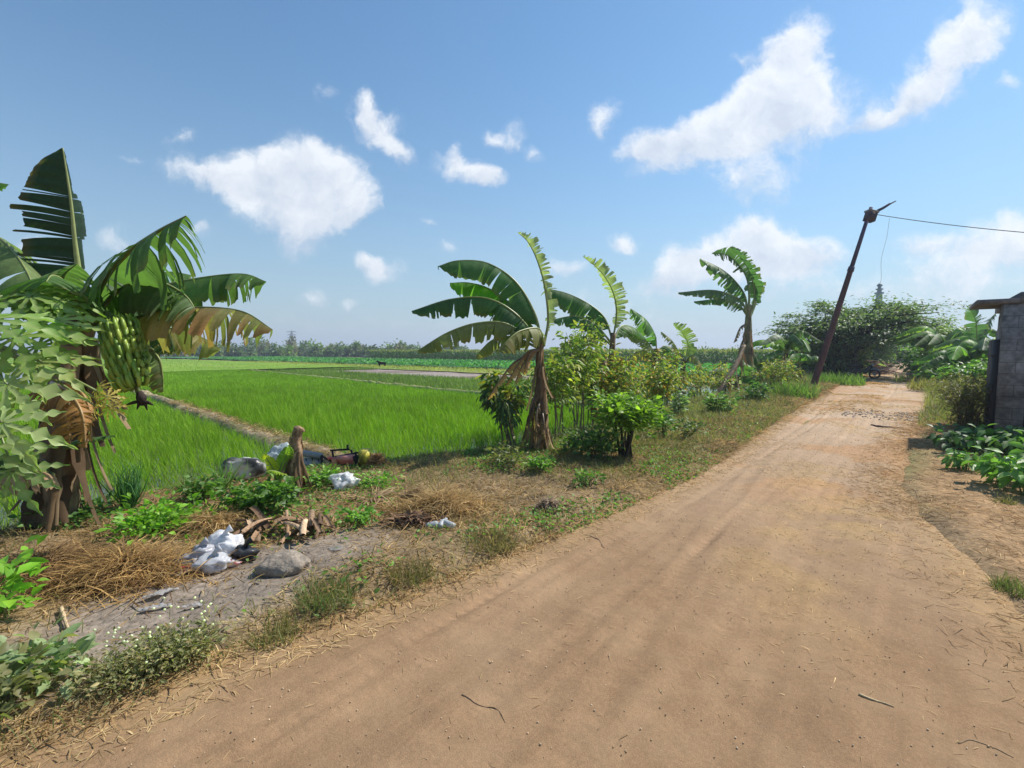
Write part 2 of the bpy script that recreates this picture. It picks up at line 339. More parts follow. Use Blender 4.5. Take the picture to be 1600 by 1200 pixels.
rm = (sstep(-.1, .4, gn - rr(gs)) * sstep(14, 8, gs))[..., None]; ct = ct * (1 - rm) + rm * (red * (.75 + .5 * k2))
fm = sstep(33, 40, gs)[..., None] * (gn < edge(gs))[..., None]; ct = ct * (1 - fm) + farc * fm
ct = np.where((gs < 33)[..., None] & (gn < edge(gs) - .4)[..., None], np.array([.10, .08, .055]), ct)
am = mask_ash(X, Y_)[..., None]; ct = ct * (1 - am) + ash * (.85 + .3 * k2) * am
Vg = np.stack([X, Y_, Z], -1).reshape(-1, 3); Fg = grid(len(rr_), len(an))[:, ::-1]
na = len(an); i = np.arange(len(rr_) - 1) * na
Fg = np.concatenate([Fg, np.stack([i + na - 1, i, i + na, i + 2 * na - 1], -1)[:, ::-1]])
c0 = len(Vg); Vg = np.vstack([Vg, [[0, 0, gz(0, 0)]]]); j = np.arange(na)
Fc = np.stack([np.full(na, c0), (j + 1) % na, j], -1)
make('ground', Vg, [Fg, Fc], M_soilm, tint=np.vstack([ct.reshape(-1, 3), ct[0, 0]]), kind='structure', label='dry verge soil with straw and patches of grass', cat='ground')

# dirt lane
mt, t = nmat('trodden_dirt')
at = N(t, 'ShaderNodeAttribute', attribute_name='tint'); rc = N(t, 'ShaderNodeAttribute', attribute_name='lane')
def nz_(scale, stretch=(1, 1, 1), det=6.0, rough=.6):
    mp = N(t, 'ShaderNodeMapping', {'Vector': rc.outputs['Vector'], 'Scale': stretch})
    return N(t, 'ShaderNodeTexNoise', {'Vector': mp.outputs[0], 'Scale': scale, 'Detail': det, 'Roughness': rough}).outputs['Fac']
def rmp(v, a, b, c, d): return N(t, 'ShaderNodeMapRange', {'Value': v, 'From Min': a, 'From Max': b, 'To Min': c, 'To Max': d}).outputs[0]
va = rmp(nz_(1.0), .3, .7, .94, 1.06); vb = rmp(nz_(3.2, (.10, 2.2, 1)), .32, .68, .92, 1.07); vc = rmp(nz_(55), .3, .7, .86, 1.14); ve = rmp(nz_(230, (1, 1, 1), 2.0), .3, .7, .78, 1.22); vc = N(t, 'ShaderNodeMath', {0: vc, 1: ve}, operation='MULTIPLY').outputs[0]; vd = rmp(nz_(9), .3, .7, .92, 1.08)
v = N(t, 'ShaderNodeMath', {0: N(t, 'ShaderNodeMath', {0: va, 1: vb}, operation='MULTIPLY').outputs[0], 1: N(t, 'ShaderNodeMath', {0: vc, 1: vd}, operation='MULTIPLY').outputs[0]}, operation='MULTIPLY').outputs[0]
c1 = N(t, 'ShaderNodeVectorMath', {0: at.outputs['Color'], 'Scale': v}, operation='SCALE').outputs[0]
hu = N(t, 'ShaderNodeMixRGB', {'Fac': rmp(nz_(2.1), .45, .68, 0, .3), 'Color1': c1, 'Color2': (.40, .275, .16, 1)}).outputs[0]
pb = N(t, 'ShaderNodeBsdfPrincipled', {'Base Color': hu, 'Roughness': .95, 'Specular IOR Level': .08})
b1 = N(t, 'ShaderNodeBump', {'Height': nz_(4, (.10, 1.6, 1), 3.0, .45), 'Strength': .22, 'Distance': .05})
b2 = N(t, 'ShaderNodeBump', {'Height': nz_(130), 'Strength': .6, 'Distance': .006, 'Normal': b1.outputs[0]})
b3 = N(t, 'ShaderNodeBump', {'Height': nz_(5, (1, 1, 1), 3.0, .5), 'Strength': .3, 'Distance': .05, 'Normal': b2.outputs[0]})
t.links.new(b3.outputs[0], pb.inputs['Normal'])
t.links.new(pb.outputs[0], N(t, 'ShaderNodeOutputMaterial').inputs['Surface'])
ss = np.concatenate([np.linspace(-8, 0, 200), np.arange(.03, 12, .03), np.geomspace(12.05, 150, 190)])
uu = np.linspace(0, 1, 190)
S2 = ss[:, None] + 0 * uu[None]; Nn = (rl(S2) - .35) * (1 - uu[None]) + (rr(S2) + .35) * uu[None]
p = W(S2, Nn); dd = np.minimum(Nn - rl(S2), rr(S2) - Nn)
rut = -.028 * (np.exp(-((Nn + 1.75) / .2) ** 2) + np.exp(-((Nn + .55) / .22) ** 2)) + .02 * (fbm(p[..., 0], p[..., 1], .7, 61) - .5) + .05 * (fbm(p[..., 0] * .3, p[..., 1], .22, 64) - .5) * .3
tr = np.zeros_like(S2); rt = np.random.default_rng(8)
for k in range(16):
    c0 = rt.uniform(-2.5, .6); c1 = rt.uniform(-.9, .9) * .8; cur = rt.normal(0, .02); wt_ = rt.uniform(.035, .07)
    cen = c0 + c1 * np.exp(-np.maximum(S2, -2) / 4.5) + cur * S2 + .06 * np.sin(S2 * .5 + k)
    q = np.abs(Nn - cen) / wt_; tr += (np.exp(-q ** 2) - .6 * np.exp(-((q - 1.7) / .6) ** 2)) * rt.uniform(.3, 1) * (.4 + .8 * vnoise(S2, 0 * S2 + k * 9.1, 1.6, k)) * (1 + .35 * np.sin(S2 * 75 + 3 * np.sign(Nn - cen)))
rut = rut - .011 * tr + .012 * (fbm(p[..., 0], p[..., 1], .35, 67) - .5)
p[..., 2] = .0 + rut - .05 * sstep(.02, -.3, dd)
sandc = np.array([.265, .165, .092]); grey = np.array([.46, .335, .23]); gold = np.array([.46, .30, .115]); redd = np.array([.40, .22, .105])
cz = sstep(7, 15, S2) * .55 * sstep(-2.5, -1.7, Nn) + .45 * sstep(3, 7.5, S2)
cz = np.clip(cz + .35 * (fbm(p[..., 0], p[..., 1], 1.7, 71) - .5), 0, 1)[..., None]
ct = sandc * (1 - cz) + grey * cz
ct = ct * (1 + .06 * np.clip(tr, -1, 1.5))[..., None] * (.95 + .10 * fbm(p[..., 0], p[..., 1], .4, 68))[..., None]
gp = (sstep(.53, .68, fbm(p[..., 0], p[..., 1], .9, 81)) * sstep(2.5, 4.5, S2) * sstep(-1.6, -.6, Nn))[..., None] * .38
gp = np.maximum(gp, (sstep(.5, -.1, dd) * .6)[..., None] * k1.mean())
ct = ct * (1 - gp) + gold * gp
rp = (sstep(.56, .66, fbm(p[..., 0], p[..., 1], 1.1, 91)) * sstep(4, 8, S2) * .6)[..., None]; ct = ct * (1 - rp) + redd * rp
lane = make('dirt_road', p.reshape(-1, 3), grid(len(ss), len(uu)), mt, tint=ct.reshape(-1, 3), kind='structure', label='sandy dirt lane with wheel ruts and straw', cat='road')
la = lane.data.attributes.new('lane', 'FLOAT_VECTOR', 'POINT'); la.data.foreach_set('vector', np.stack([S2, Nn, 0 * S2], -1).astype(np.float32).ravel())

lane_tab = p[..., 2].copy()
def lane_z(x, y):
    """height of the lane sheet at a point, -9 outside it"""
    a, b_ = sn(np.asarray(x, float), np.asarray(y, float)); n0, n1 = rl(a) - .35, rr(a) + .35
    i = np.clip(np.searchsorted(ss, a), 0, len(ss) - 1); j = np.clip(np.rint((b_ - n0) / (n1 - n0) * (len(uu) - 1)).astype(int), 0, len(uu) - 1)
    return np.where((b_ > n0) & (b_ < n1) & (a > ss[0]) & (a < ss[-1]), lane_tab[i, j], -9)
# paddy water
mw, t = nmat('muddy_water')
nn = N(t, 'ShaderNodeTexNoise', {'Vector': N(t, 'ShaderNodeTexCoord').outputs['Object'], 'Scale': 6.0, 'Detail': 3.0})
bp = N(t, 'ShaderNodeBump', {'Height': nn.outputs['Fac'], 'Strength': .06, 'Distance': .02})
b = N(t, 'ShaderNodeBsdfPrincipled', {'Base Color': (.085, .075, .055, 1), 'Roughness': .08, 'Specular IOR Level': .6, 'Normal': bp.outputs[0]})
t.links.new(b.outputs[0], N(t, 'ShaderNodeOutputMaterial').inputs['Surface'])
def strip(name, s0, s1, n0, n1, z, m, tint, ds=.6, dn=1.0, wob=.25, bump=0.0, cols=None, csc=2.0, seed=0, **kw):
    """a sheet of field between s0..s1 along the lane and n0..n1 across it, with an uneven outline"""
    ns = max(4, int((s1 - s0) / ds)); nn = max(4, int(abs(n1 - n0) / dn))
    a, b_ = np.meshgrid(np.linspace(0, 1, ns), np.linspace(0, 1, nn), indexing='ij')
    nq = n0 + (n1 - n0) * b_; s = s0 + (s1 - s0) * a
    s = s + wob * (fbm(nq, 0 * nq + seed, 2.5, seed) - .5) * 2
    nq = np.where(b_ == 1, np.minimum(nq, edge(s) - .1), nq)
    pp = W(s, nq); pp[..., 2] = z + bump * (fbm(pp[..., 0], pp[..., 1], 1.2, seed + 5) - .5)
    tt = np.array(tint)
    if cols is not None:
        q = sstep(.35, .65, fbm(pp[..., 0], pp[..., 1], csc, seed + 9))[..., None]; tt = np.array(tint) * (1 - q) + np.array(cols) * q; tt = tt.reshape(-1, 3)
    return make(name, pp.reshape(-1, 3), grid(ns, nn), m, tint=tt, kind='structure', **kw)
strip('paddy_water', -40, 33, -170, -4.5, -.3, mw, (1, 1, 1), ds=3, dn=3, wob=0, label='shallow muddy water standing in the rice paddies', cat='water')

# earth banks between the paddies
def bank(name, a, b_, w, h, zb, label, cols, seed):
    n = 260; q = np.linspace(0, 1, n); ln = np.array(a)[None] * (1 - q[:, None]) + np.array(b_)[None] * q[:, None]
    T = unit(np.array(b_, float) - np.array(a, float)); L = np.array([-T[1], T[0]])
    ln = ln + L * (fbm(q * 40, 0 * q, 3, seed)[:, None] - .5) * .35
    v = np.linspace(-1, 1, 15); wv = w * (1 + 1.1 * (fbm(q * 60, 0 * q + 7, 2, seed + 1) - .5))
    pp = np.zeros((n, 15, 3)); pp[..., :2] = ln[:, None] + L * (v[None, :, None] * wv[:, None, None])
    pp[..., 2] = zb + (h - zb) * (1 - v[None] ** 2) ** .6 + .16 * (fbm(pp[..., 0], pp[..., 1], .22, seed + 2) - .5)
    return make(name, pp.reshape(-1, 3), grid(n, 15), M_soilm, tint=colmix(n * 15, cols, .15), kind='structure', label=label, cat='bank')
B1a, B1b = G(596, 728, -.05)[:2], G(240, 616, -.08)[:2]; B1b = B1a + (B1b - B1a) * 1.5
bank('field_bank', B1a, B1b, .30, -.11, -.42, 'pale dry earth bank running into the rice from the red engine', [(.31, .25, .17), (.22, .17, .11), (.36, .28, .17), (.16, .16, .06)], 2)
B2a, B2b = W(12.6, -4.9)[:2], W(16.6, -41)[:2]; B2b = B2a + (B2b - B2a) * 2.2
bank('field_bank', B2a, B2b, .22, -.02, -.4, 'thin grassy bank between the bright rice and the duller rice', [(.26, .28, .11), (.33, .30, .15)], 3)
def bank_s(s_n, n):                          # position of the two banks at a given n
    a, b_ = s_n; sa, na_ = sn(*a); sb, nb = sn(*b_); return sa + (sb - sa) * (n - na_) / (nb - na_)

# mud, stubble, far fields
strip('plowed_mud', 22.3, 28.0, -41, -12.5, -.265, M_fld, (.20, .155, .125), cols=(.30, .25, .22), csc=3, wob=.6, bump=.10, seed=4, label='strip of grey brown ploughed mud', cat='mud')
strip('wet_mud', 21.9, 28.0, -16, -5, -.318, M_fld, (.13, .10, .08), wob=.2, bump=.09, seed=5, ds=.25, dn=.3, label='flooded mud with water shining between the clods', cat='mud')
strip('stubble', 27.9, 33.2, -120, -5, -.20, M_fld, (.24, .26, .07), cols=(.19, .27, .06), csc=4, wob=.4, bump=.05, seed=6, label='yellow green strip of stubble beside the mud', cat='stubble')
strip('bean_field', 33, 49.2, -150, -6, -.02, M_fld, (.045, .13, .045), cols=(.07, .19, .06), csc=1.5, wob=.3, bump=.35, seed=7, ds=.5, dn=.8, label='mid green bed under the bean rows', cat='field')
strip('rice_field', 5.2, 28.0, -170, -44, -.02, M_fld, (.16, .27, .03), cols=(.20, .31, .04), csc=5, wob=.2, bump=.08, seed=8, ds=.8, dn=1.2, label='distant even green rice field reaching the far tree line', cat='field')

# rice: too many hills to count
def rice(name, poly, step, h, nb, cols, wid, seed, label, keep=None, lean=(-.10, -.05)):
    s0, s1, n0, n1 = poly; r = np.random.default_rng(seed)
    a, b_ = np.meshgrid(np.arange(s0, s1, step), np.arange(n0, n1, step), indexing='ij'); a = a.ravel(); b_ = b_.ravel()
    a = a + r.normal(0, step * .12, a.size); b_ = b_ + r.normal(0, step * .12, a.size)
    ok = b_ < edge(a) - .35
    if keep is not None: ok &= keep(a, b_)
    a, b_ = a[ok], b_[ok]; p0 = W(a, b_, -.32); ok = vis(p0, 200); p0 = p0[ok]
    dist = p0[:, 1]
    # thin ones near the wet edges
    ed = edge(a[ok]) - b_[ok]; dens = np.clip(.10 + ed / 3.2, .14, 1) * (.75 + .5 * fbm(p0[:, 0], p0[:, 1], 1.5, seed + 3))
    keep2 = r.uniform(0, 1, len(p0)) < np.clip(dens * 1.25, 0, 1); p0 = p0[keep2]; dist = dist[keep2]
    pos = rep(p0, nb) + np.concatenate([r.normal(0, .022, (len(p0) * nb, 2)), np.zeros((len(p0) * nb, 1))], 1)
    d = rdir(len(pos), R_(58), R_(85), r) + np.array([lean[0], lean[1], 0]) * r.uniform(.3, 1.6, (len(pos), 1))
    az = r.uniform(0, 6.283, len(pos))
    hh = h * r.uniform(.65, 1.15, len(pos)) * rep(.85 + .3 * fbm(p0[:, 0], p0[:, 1], 2.2, seed + 1), nb)
    ww = wid * np.clip(rep(dist, nb) / 9, 1, 3) * r.uniform(.7, 1.3, len(pos))
    V, Fs = scat(*BLADE, pos, basis(d, np.stack([np.cos(az), np.sin(az), .3 + 0 * az], -1)), np.stack([ww, hh, hh], -1))
    base = colmix(len(p0), cols, .1, r) * (.82 + .4 * fbm(p0[:, 0], p0[:, 1], 4, seed + 2))[:, None]
    tt = rep(rep(base, nb) * np.exp(r.normal(0, .12, (len(pos), 1))), len(BLADE[0]))
    return make(name, V, Fs, M_grass, tint=tt, kind='stuff', label=label, cat='rice')
GR = [(.16, .29, .012), (.21, .35, .016), (.18, .32, .014)]
k1f = lambda s, n: s < bank_s((B1a, B1b), n) - .42
k2f = lambda s, n: (s > bank_s((B1a, B1b), n) + .42) & (s < bank_s((B2a, B2b), n) - .3)
k3f = lambda s, n: (s > bank_s((B2a, B2b), n) + .3) & (s < np.where(n > -41.5, 21.9, 28))
rice('rice_crop', (-12, 6, -34, -5.5), .17, .36, 12, GR, .008, 11, 'dense bright green rice in the near paddy left of the earth bank', k1f)
rice('rice_crop', (3, 16, -44, -4.8), .17, .36, 12, GR, .008, 12, 'dense bright green rice in the middle paddy beyond the earth bank', k2f)
rice('rice_crop', (12.5, 28, -60, -4.8), .27, .30, 6, [(.16, .24, .05), (.19, .27, .055), (.15, .24, .045)], .011, 13, 'paler thinner young rice in the paddy behind the thin grassy bank', k3f)
rice('rice_crop', (5, 34, -150, -44), .8, .42, 7, [(.16, .27, .03), (.19, .30, .035)], .014, 14, 'far flat rice seen under the tattered banana leaf', lambda s, n: s < 28)
def tufts(name, s0, s1, n0, n1, cnt, h, w, z, cols, seed, label, cat, tmpl=LEAF, up=(.2, 1.2), mat=None):
    r = np.random.default_rng(seed); s = r.uniform(s0, s1, cnt); n = r.uniform(n0, n1, cnt)
    pp = W(s, n, z); ok = vis(pp, 150) & (n < edge(s) - .1); pp = pp[ok]; m = len(pp)
    pp[:, 2] += r.uniform(0, h * .5, m); hh = h * r.uniform(.5, 1.2, m)
    V, Fs = scat(*tmpl, pp, basis(rdir(m, up[0], up[1], r), rdir(m, .3, 1.4, r)), np.stack([w * r.uniform(.6, 1.3, m), hh, hh], -1))
    return make(name, V, Fs, mat or M_leaf, tint=rep(colmix(m, cols, .15, r), len(tmpl[0])), kind='stuff', label=label, cat=cat)
tufts('stubble_grass', 28.2, 33, -80, -5, 9000, .22, .05, -.2, [(.22, .25, .06), (.28, .27, .08)], 21, 'short yellow green stubble beside the ploughed mud', 'stubble', BLADE)
tufts('bean_crop', 33.2, 48.6, -110, -6, 26000, .34, .24, .0, [(.05, .17, .05), (.08, .23, .07), (.10, .26, .08)], 22, 'rows of leafy mid green bean plants in front of the corn', 'beans')
# corn: a mass of plants with dark flanks and pale tassels
r = np.random.default_rng(5)
cs, cn = np.meshgrid(np.concatenate([np.arange(49.2, 54, .7), np.arange(56, 92, 2.6)]), np.arange(-76, -6.5, .33), indexing='ij'); cs = cs.ravel() + r.normal(0, .08, cs.size); cn = cn.ravel() + r.normal(0, .06, cn.size)
cp = W(cs, cn, -.25); ok = vis(cp, 100); cp = cp[ok]; cs = cs[ok]; m = len(cp); hh = r.normal(1.95, .1, m)
nl = 8; lp = rep(cp, nl); q = np.tile(np.linspace(.12, .85, nl), m) * rep(hh, nl); lp = lp + np.stack([0 * q, 0 * q, q], -1)
V, Fs = scat(*BLADE, lp, basis(rdir(m * nl, .1, .9, r), np.tile([0, 0, 1.], (m * nl, 1)) + r.normal(0, .3, (m * nl, 3))), np.stack([np.full(m * nl, .10), r.uniform(.5, .8, m * nl), r.uniform(.5, 1.4, m * nl)], -1))
mb = MB().add(V, Fs, rep(colmix(m * nl, [(.03, .075, .018), (.045, .10, .022)], .15, r) , 7))
tp = cp + np.stack([0 * hh, 0 * hh, hh * .86], -1); tp = rep(tp, 4)
V, Fs = scat(*BLADE, tp, basis(rdir(m * 4, .8, 1.4, r), rdir(m * 4, 0, .5, r)), np.stack([np.full(m * 4, .07), r.uniform(.25, .42, m * 4), np.full(m * 4, .3)], -1))
mb.add(V, Fs, rep(colmix(m * 4, [(.30, .27, .11), (.22, .24, .09)], .15, r), 7))
V, Fs = scat(*STICK, cp, basis(np.tile([0, 0, 1.], (m, 1)) + r.normal(0, .03, (m, 3)), np.tile([1., 0, 0], (m, 1))), np.stack([np.full(m, .03), hh * .9, np.full(m, .03)], -1))
mb.add(V, Fs, (.06, .10, .03))
mb.out('corn_crop', M_leaf, kind='stuff', label='tall dark corn field with a pale tasselled top along the skyline', cat='corn')
# ------------------------------------------------------------------ bananas
UP = np.array([0, 0, 1.0])
GRN = (.055, .135, .022); LIT = (.085, .21, .02); OLV = (.15, .17, .06); PALE = (.20, .26, .14); DRK = (.046, .105, .036); BRN = (.24, .12, .05); STRAW = (.36, .24, .11)
def banana_leaf(parent, pts, width, droop=(60, 60), tear=.4, colr=GRN, brown=0.0, side=None, pet=.12, n=60, seed=0, grav=.25, rib=.014, name='leaf', ribcol=(.22, .26, .08), tip=1.0, bcol=BRN, edgeb=.25, label=None, fine=1.0):
    r = np.random.default_rng(seed + 1000)
    Cn = spline(pts, n + 1); T = unit(np.gradient(Cn, axis=0))
    sd = np.asarray(side, float) if side is not None else None
    S = np.cross(T, UP) if sd is None else sd - (T @ sd)[:, None] * T
    bad = np.linalg.norm(S, axis=1) < .15
    S = unit(S)
    for i in range(1, n + 1):
        if bad[i] or S[i] @ S[i - 1] < 0: S[i] = unit(S[i - 1] - (S[i - 1] @ T[i]) * T[i])
    Nn = np.cross(S, T)
    t0 = pet; ti = np.linspace(0, 1, n + 1)
    def prof(t):
        u = np.clip((t - t0) / (1 - t0), 0, 1); return np.minimum(1, (u / .16 + .12)) ** .7 * np.clip(1 - u ** 4.5 * .93 * tip, 0, 1) ** .8
    def at_(A, t): return np.stack([np.interp(t, ti, A[:, k]) for k in range(3)], -1)
    mb = MB(); nw = 5; w = np.linspace(0, 1, nw)
    L = np.linalg.norm(np.diff(Cn, axis=0), axis=1).sum()
    for k, sg in enumerate((1, -1)):
        ns = max(2, int(fine * r.poisson(3 + tear * 30 * min(1.6, L / 1.6))))
        cut = np.sort(np.concatenate([[t0, 1], np.clip(np.where(r.uniform(0, 1, ns) < .65, r.choice(r.uniform(t0, 1, 4 + int(6 * tear)), ns) + r.normal(0, .035, ns), r.uniform(t0, 1, ns)), t0, 1)])); cut = cut[np.concatenate([[True], np.diff(cut) > .006])]; cut[-1] = 1
        drift = 0
        for a, b in zip(cut[:-1], cut[1:]):
            m = max(3, int((b - a) * n * 1.3) + 1); t = np.linspace(a, b, m); c = at_(Cn, t); s = unit(at_(S, t)) * sg; nn = unit(at_(Nn, t)); tt = unit(at_(T, t))
            drift = .6 * drift + r.normal(0, 1)
            ang = R_(droop[k]) + R_(20) * tear * drift + R_(6) * r.normal()
            aw = ang * (.45 + .75 * w)[None]
            D = s[:, None] * np.cos(aw)[..., None] - nn[:, None] * np.sin(aw)[..., None] + tt[:, None] * (.12 + .1 * r.normal() * tear)
            g = np.clip(grav + tear * .35 * abs(r.normal()), 0, 1.2) * w ** 1.5
            D = unit(D + np.array([0, 0, -1.0]) * g[None, :, None] + np.array([-.5, -.15, 0]) * (.25 * tear * r.uniform(0, 1)) * w[None, :, None])
            shrink = np.linspace(-1, 1, m)[:, None] * w[None] ** 1.3 * (.12 + .5 * tear * r.uniform(.1, 1)) * (b - a) * .5
            lenj = 1 + tear * .28 * r.normal() * .6
            wd = width * prof(t)[:, None] * np.clip(lenj, .45, 1.3) * (1 + .05 * tear * r.normal(size=(m, 1)))
            step = np.diff(w, prepend=0)[None, :, None] * wd[..., None] * D
            pp = c[:, None] + np.cumsum(step, 1) - tt[:, None] * (shrink * L)[..., None] * (1 if (b - a) < .5 else .3)
            pp = pp + nn[:, None] * (.012 * np.sin(t * 90 + r.uniform(0, 6))[:, None] * w[None])[..., None]
            base = np.array(colr) * np.exp(r.normal(0, .10))
            u = (t.mean() - t0) / (1 - t0)
            ct = np.tile(base, (m, nw, 1)) * np.exp(r.normal(0, .07, (m, 1, 1)))
            bw = np.clip(brown * (.3 + 1.2 * u) * r.uniform(0, 1.6), 0, 1) * (.35 + .65 * w[None, :, None])
            eb = edgeb * (w[None, :, None] > .9) * (r.uniform(0, 1) < .7)
            bw = np.clip(np.maximum(bw, eb), 0, 1); ct = ct * (1 - bw) + np.array(bcol) * bw * np.exp(r.normal(0, .2))
            mb.add(pp.reshape(-1, 3), grid(m, nw) if sg < 0 else grid(m, nw)[:, ::-1], ct.reshape(-1, 3))
    lf = mb.out(name, M_ban, parent, **({'label': label} if label else {}))
    rd = rib * np.interp(ti, [0, t0, .5, 1], [1.9, 1.6, .9, .2])
    V, F = tube(Cn - Nn * .3 * rd[:, None], rd, 6)
    make('midrib', V, F, M_fruit, lf, tint=np.array(ribcol) * (1 - .5 * brown))
    return lf
def pseudostem(parent, pts, rad, seed, cols, rags=0, label=None, flare=1.25):
    r = np.random.default_rng(seed); n = 26; c = spline(pts, n); rd = np.interp(np.linspace(0, 1, n), np.linspace(0, 1, len(rad)), rad)
    rd[0] *= flare
    V, F = tube(c, rd, 14); k = 14
    ang = np.tile(np.arange(k), n); V[:n * k] += (V[:n * k] - rep(c, k)) * (.10 * np.sin(ang * 2.3 + rep(np.linspace(0, 9, n), k)) + r.normal(0, .05, n * k))[:, None]
    tt = colmix(len(V), cols, .2, r)
    st = make('pseudostem', V, F, M_husk, parent, tint=tt, **({'label': label} if label else {}))
    if rags:                                                    # old dry sheaths clinging to the stem
        mb = MB()
        for i in range(rags):
            q = r.uniform(.05, .9); b = c[int(q * (n - 1))]; R0 = rd[int(q * (n - 1))]; a = r.uniform(0, 6.28); ln = r.uniform(.35, .9) * min(1, b[2] + .35)
            o = np.array([np.cos(a), np.sin(a), 0]); ww = min(R0 * r.uniform(.3, .9), .075); m = 8; u = np.linspace(0, 1, m)
            mid = b + o * (R0 * 1.03 + .12 * u[:, None] ** 2 * r.uniform(.2, 2)) - UP * (ln * u)[:, None] + np.cross(o, UP) * (r.normal(0, .06) * u)[:, None]
            mid[:, 2] = np.maximum(mid[:, 2], c[0][2] + .01)
            tw = r.normal(0, .5) * u; sv_ = np.cross(o, UP)[None] * np.cos(tw)[:, None] + o[None] * np.sin(tw)[:, None]
            wv = ww * (1 - .7 * u) * (1 + .2 * r.normal(size=m))
            pp = np.stack([mid - sv_ * wv[:, None], mid + o * .02, mid + sv_ * wv[:, None]], 1)
            mb.add(pp.reshape(-1, 3), grid(m, 3), colmix(1, [(.20, .13, .07), (.33, .24, .14), (.10, .065, .04)], .2, r)[0])
        mb.out('dry_sheath', M_dry, st)
    return st
def pl(Y, *pts):
    """points of a leaf seen at picture positions (px, py[, dY]) around distance Y"""
    return np.array([P(p[0], p[1], Y + (p[2] if len(p) > 2 else 0)) for p in pts])
TRUNK = [(.16, .115, .065), (.24, .18, .10), (.10, .07, .045)]; TRGR = [(.20, .20, .08), (.26, .23, .11), (.16, .13, .07)]
def banana(label, base, grp='banana plants along the edge of the paddies'):
    return thing('banana_plant', label, 'banana plant', base, grp)

# the middle banana by the lane
b = put(838, 708); YA = b[1]
A = banana('tallest of the middle bananas, broad leaves swept left and one glossy upright leaf', b)
pseudostem(A, [b - UP * .06, P(848, 660, YA), P(846, 610, YA), P(842, 560, YA), P(848, 528, YA)], [.10, .085, .065, .05, .045], 1, TRUNK + [(.30, .17, .08)], rags=26)
banana_leaf(A, pl(YA, (846, 535), (836, 490, .05), (806, 440, .1), (762, 411, .1), (716, 407, 0), (684, 416, -.1)), .40, (35, 78), .22, DRK, seed=1)
banana_leaf(A, pl(YA, (846, 538), (820, 495, .15), (772, 455, .3), (735, 442, .35), (703, 442, .3)), .40, (45, 72), .08, LIT, seed=2, edgeb=.1)
banana_leaf(A, pl(YA, (846, 540), (808, 492, -.1), (762, 466, -.15), (705, 467, -.2), (643, 486, -.3)), .34, (40, 84), .38, DRK, seed=3, edgeb=.35)
banana_leaf(A, pl(YA, (846, 543), (795, 507, -.2), (748, 504, -.3), (700, 519, -.4), (652, 548, -.5)), .31, (30, 80), .40, OLV, seed=4, edgeb=.4)
banana_leaf(A, pl(YA, (846, 545), (800, 526, .2), (768, 532, .4), (742, 558, .5)), .26, (35, 75), .4, OLV, brown=.25, seed=5)
banana_leaf(A, pl(YA, (849, 540), (856, 500), (851, 450, -.05), (841, 412, -.1), (826, 380, -.15), (809, 363, -.2)), .17, (62, 66), .75, (.21, .25, .14), seed=6, side=(.75, -.65, 0), grav=.12, edgeb=.1, fine=3.0, n=110)
banana_leaf(A, pl(YA, (850, 540), (842, 514, -.2), (815, 516, -.5), (795, 530, -.7), (778, 550, -.8)), .30, (40, 82), .5, OLV, brown=.15, seed=7)
banana_leaf(A, pl(YA, (846, 538), (815, 505, .3), (790, 500, .5), (778, 512, .6)), .26, (40, 80), .35, DRK, seed=8)
for k, (q, sd_) in enumerate([((836, 545), 11), ((842, 550), 12), ((848, 545), 13), ((838, 560), 14)]):
    banana_leaf(A, pl(YA, (845, 545), (q[0] - 6 - 9 * k, q[1] + 5, -.12), (q[0] - 14 - 15 * k, q[1] + 22 + 5 * k, -.2), (q[0] - 18 - 20 * k, q[1] + 42 + 8 * k, -.2)), .085, (60, 70), .8, (.26, .14, .06), brown=.6, seed=sd_, name='dead_leaf', bcol=STRAW, n=40, grav=.6, ribcol=(.25, .16, .08), label='dry brown leaf hanging down')

for k, q in enumerate([(818, 704, -.1), (826, 708, .05), (836, 706, -.2), (812, 700, .1), (856, 704, -.15), (866, 700, 0)]):
    banana_leaf(A, pl(YA, (846, 606 + 8 * k), ((846 + q[0]) / 2 - 2, 630 + 6 * k, q[2]), ((846 + 2 * q[0]) / 3 - 2, 668, q[2] * 1.3), (q[0], q[1], q[2])), .075, (60, 70), .8, (.13, .085, .05), brown=.5, seed=15 + k, name='dead_leaf', bcol=(.30, .2, .11), n=36, grav=.5, ribcol=(.2, .14, .08), label='dry brown leaf hanging down')
# second banana
b = put(951, 660); YB = b[1]
B = banana('second banana along the row, one glossy upright leaf and one long leaf sweeping left', b)
pseudostem(B, [b - UP * .06, P(953, 620, YB), P(955, 570, YB), P(958, 520, YB)], [.11, .09, .075, .055], 2, TRUNK, rags=26)
banana_leaf(B, pl(YB, (957, 530), (945, 497, .1), (922, 476, .15), (888, 459, .1), (853, 450, 0)), .50, (35, 80), .16, DRK, seed=21)
banana_leaf(B, pl(YB, (957, 535), (963, 490), (957, 455, -.1), (938, 424, -.2), (911, 401, -.3)), .25, (55, 60), .65, (.18, .22, .12), seed=22, side=(.75, -.65, 0), grav=.12, fine=2.6, n=100)
banana_leaf(B, pl(YB, (955, 535), (930, 507, -.2), (898, 494, -.3), (860, 500, -.4)), .30, (40, 82), .3, DRK, seed=23)
banana_leaf(B, pl(YB, (957, 538), (970, 510, .4), (990, 512, .7), (1010, 530, .9)), .28, (45, 75), .4, GRN, seed=24)
banana_leaf(B, pl(YB, (957, 540), (935, 525, .3), (900, 528, .6), (875, 540, .8)), .28, (45, 75), .4, OLV, brown=.2, seed=25)
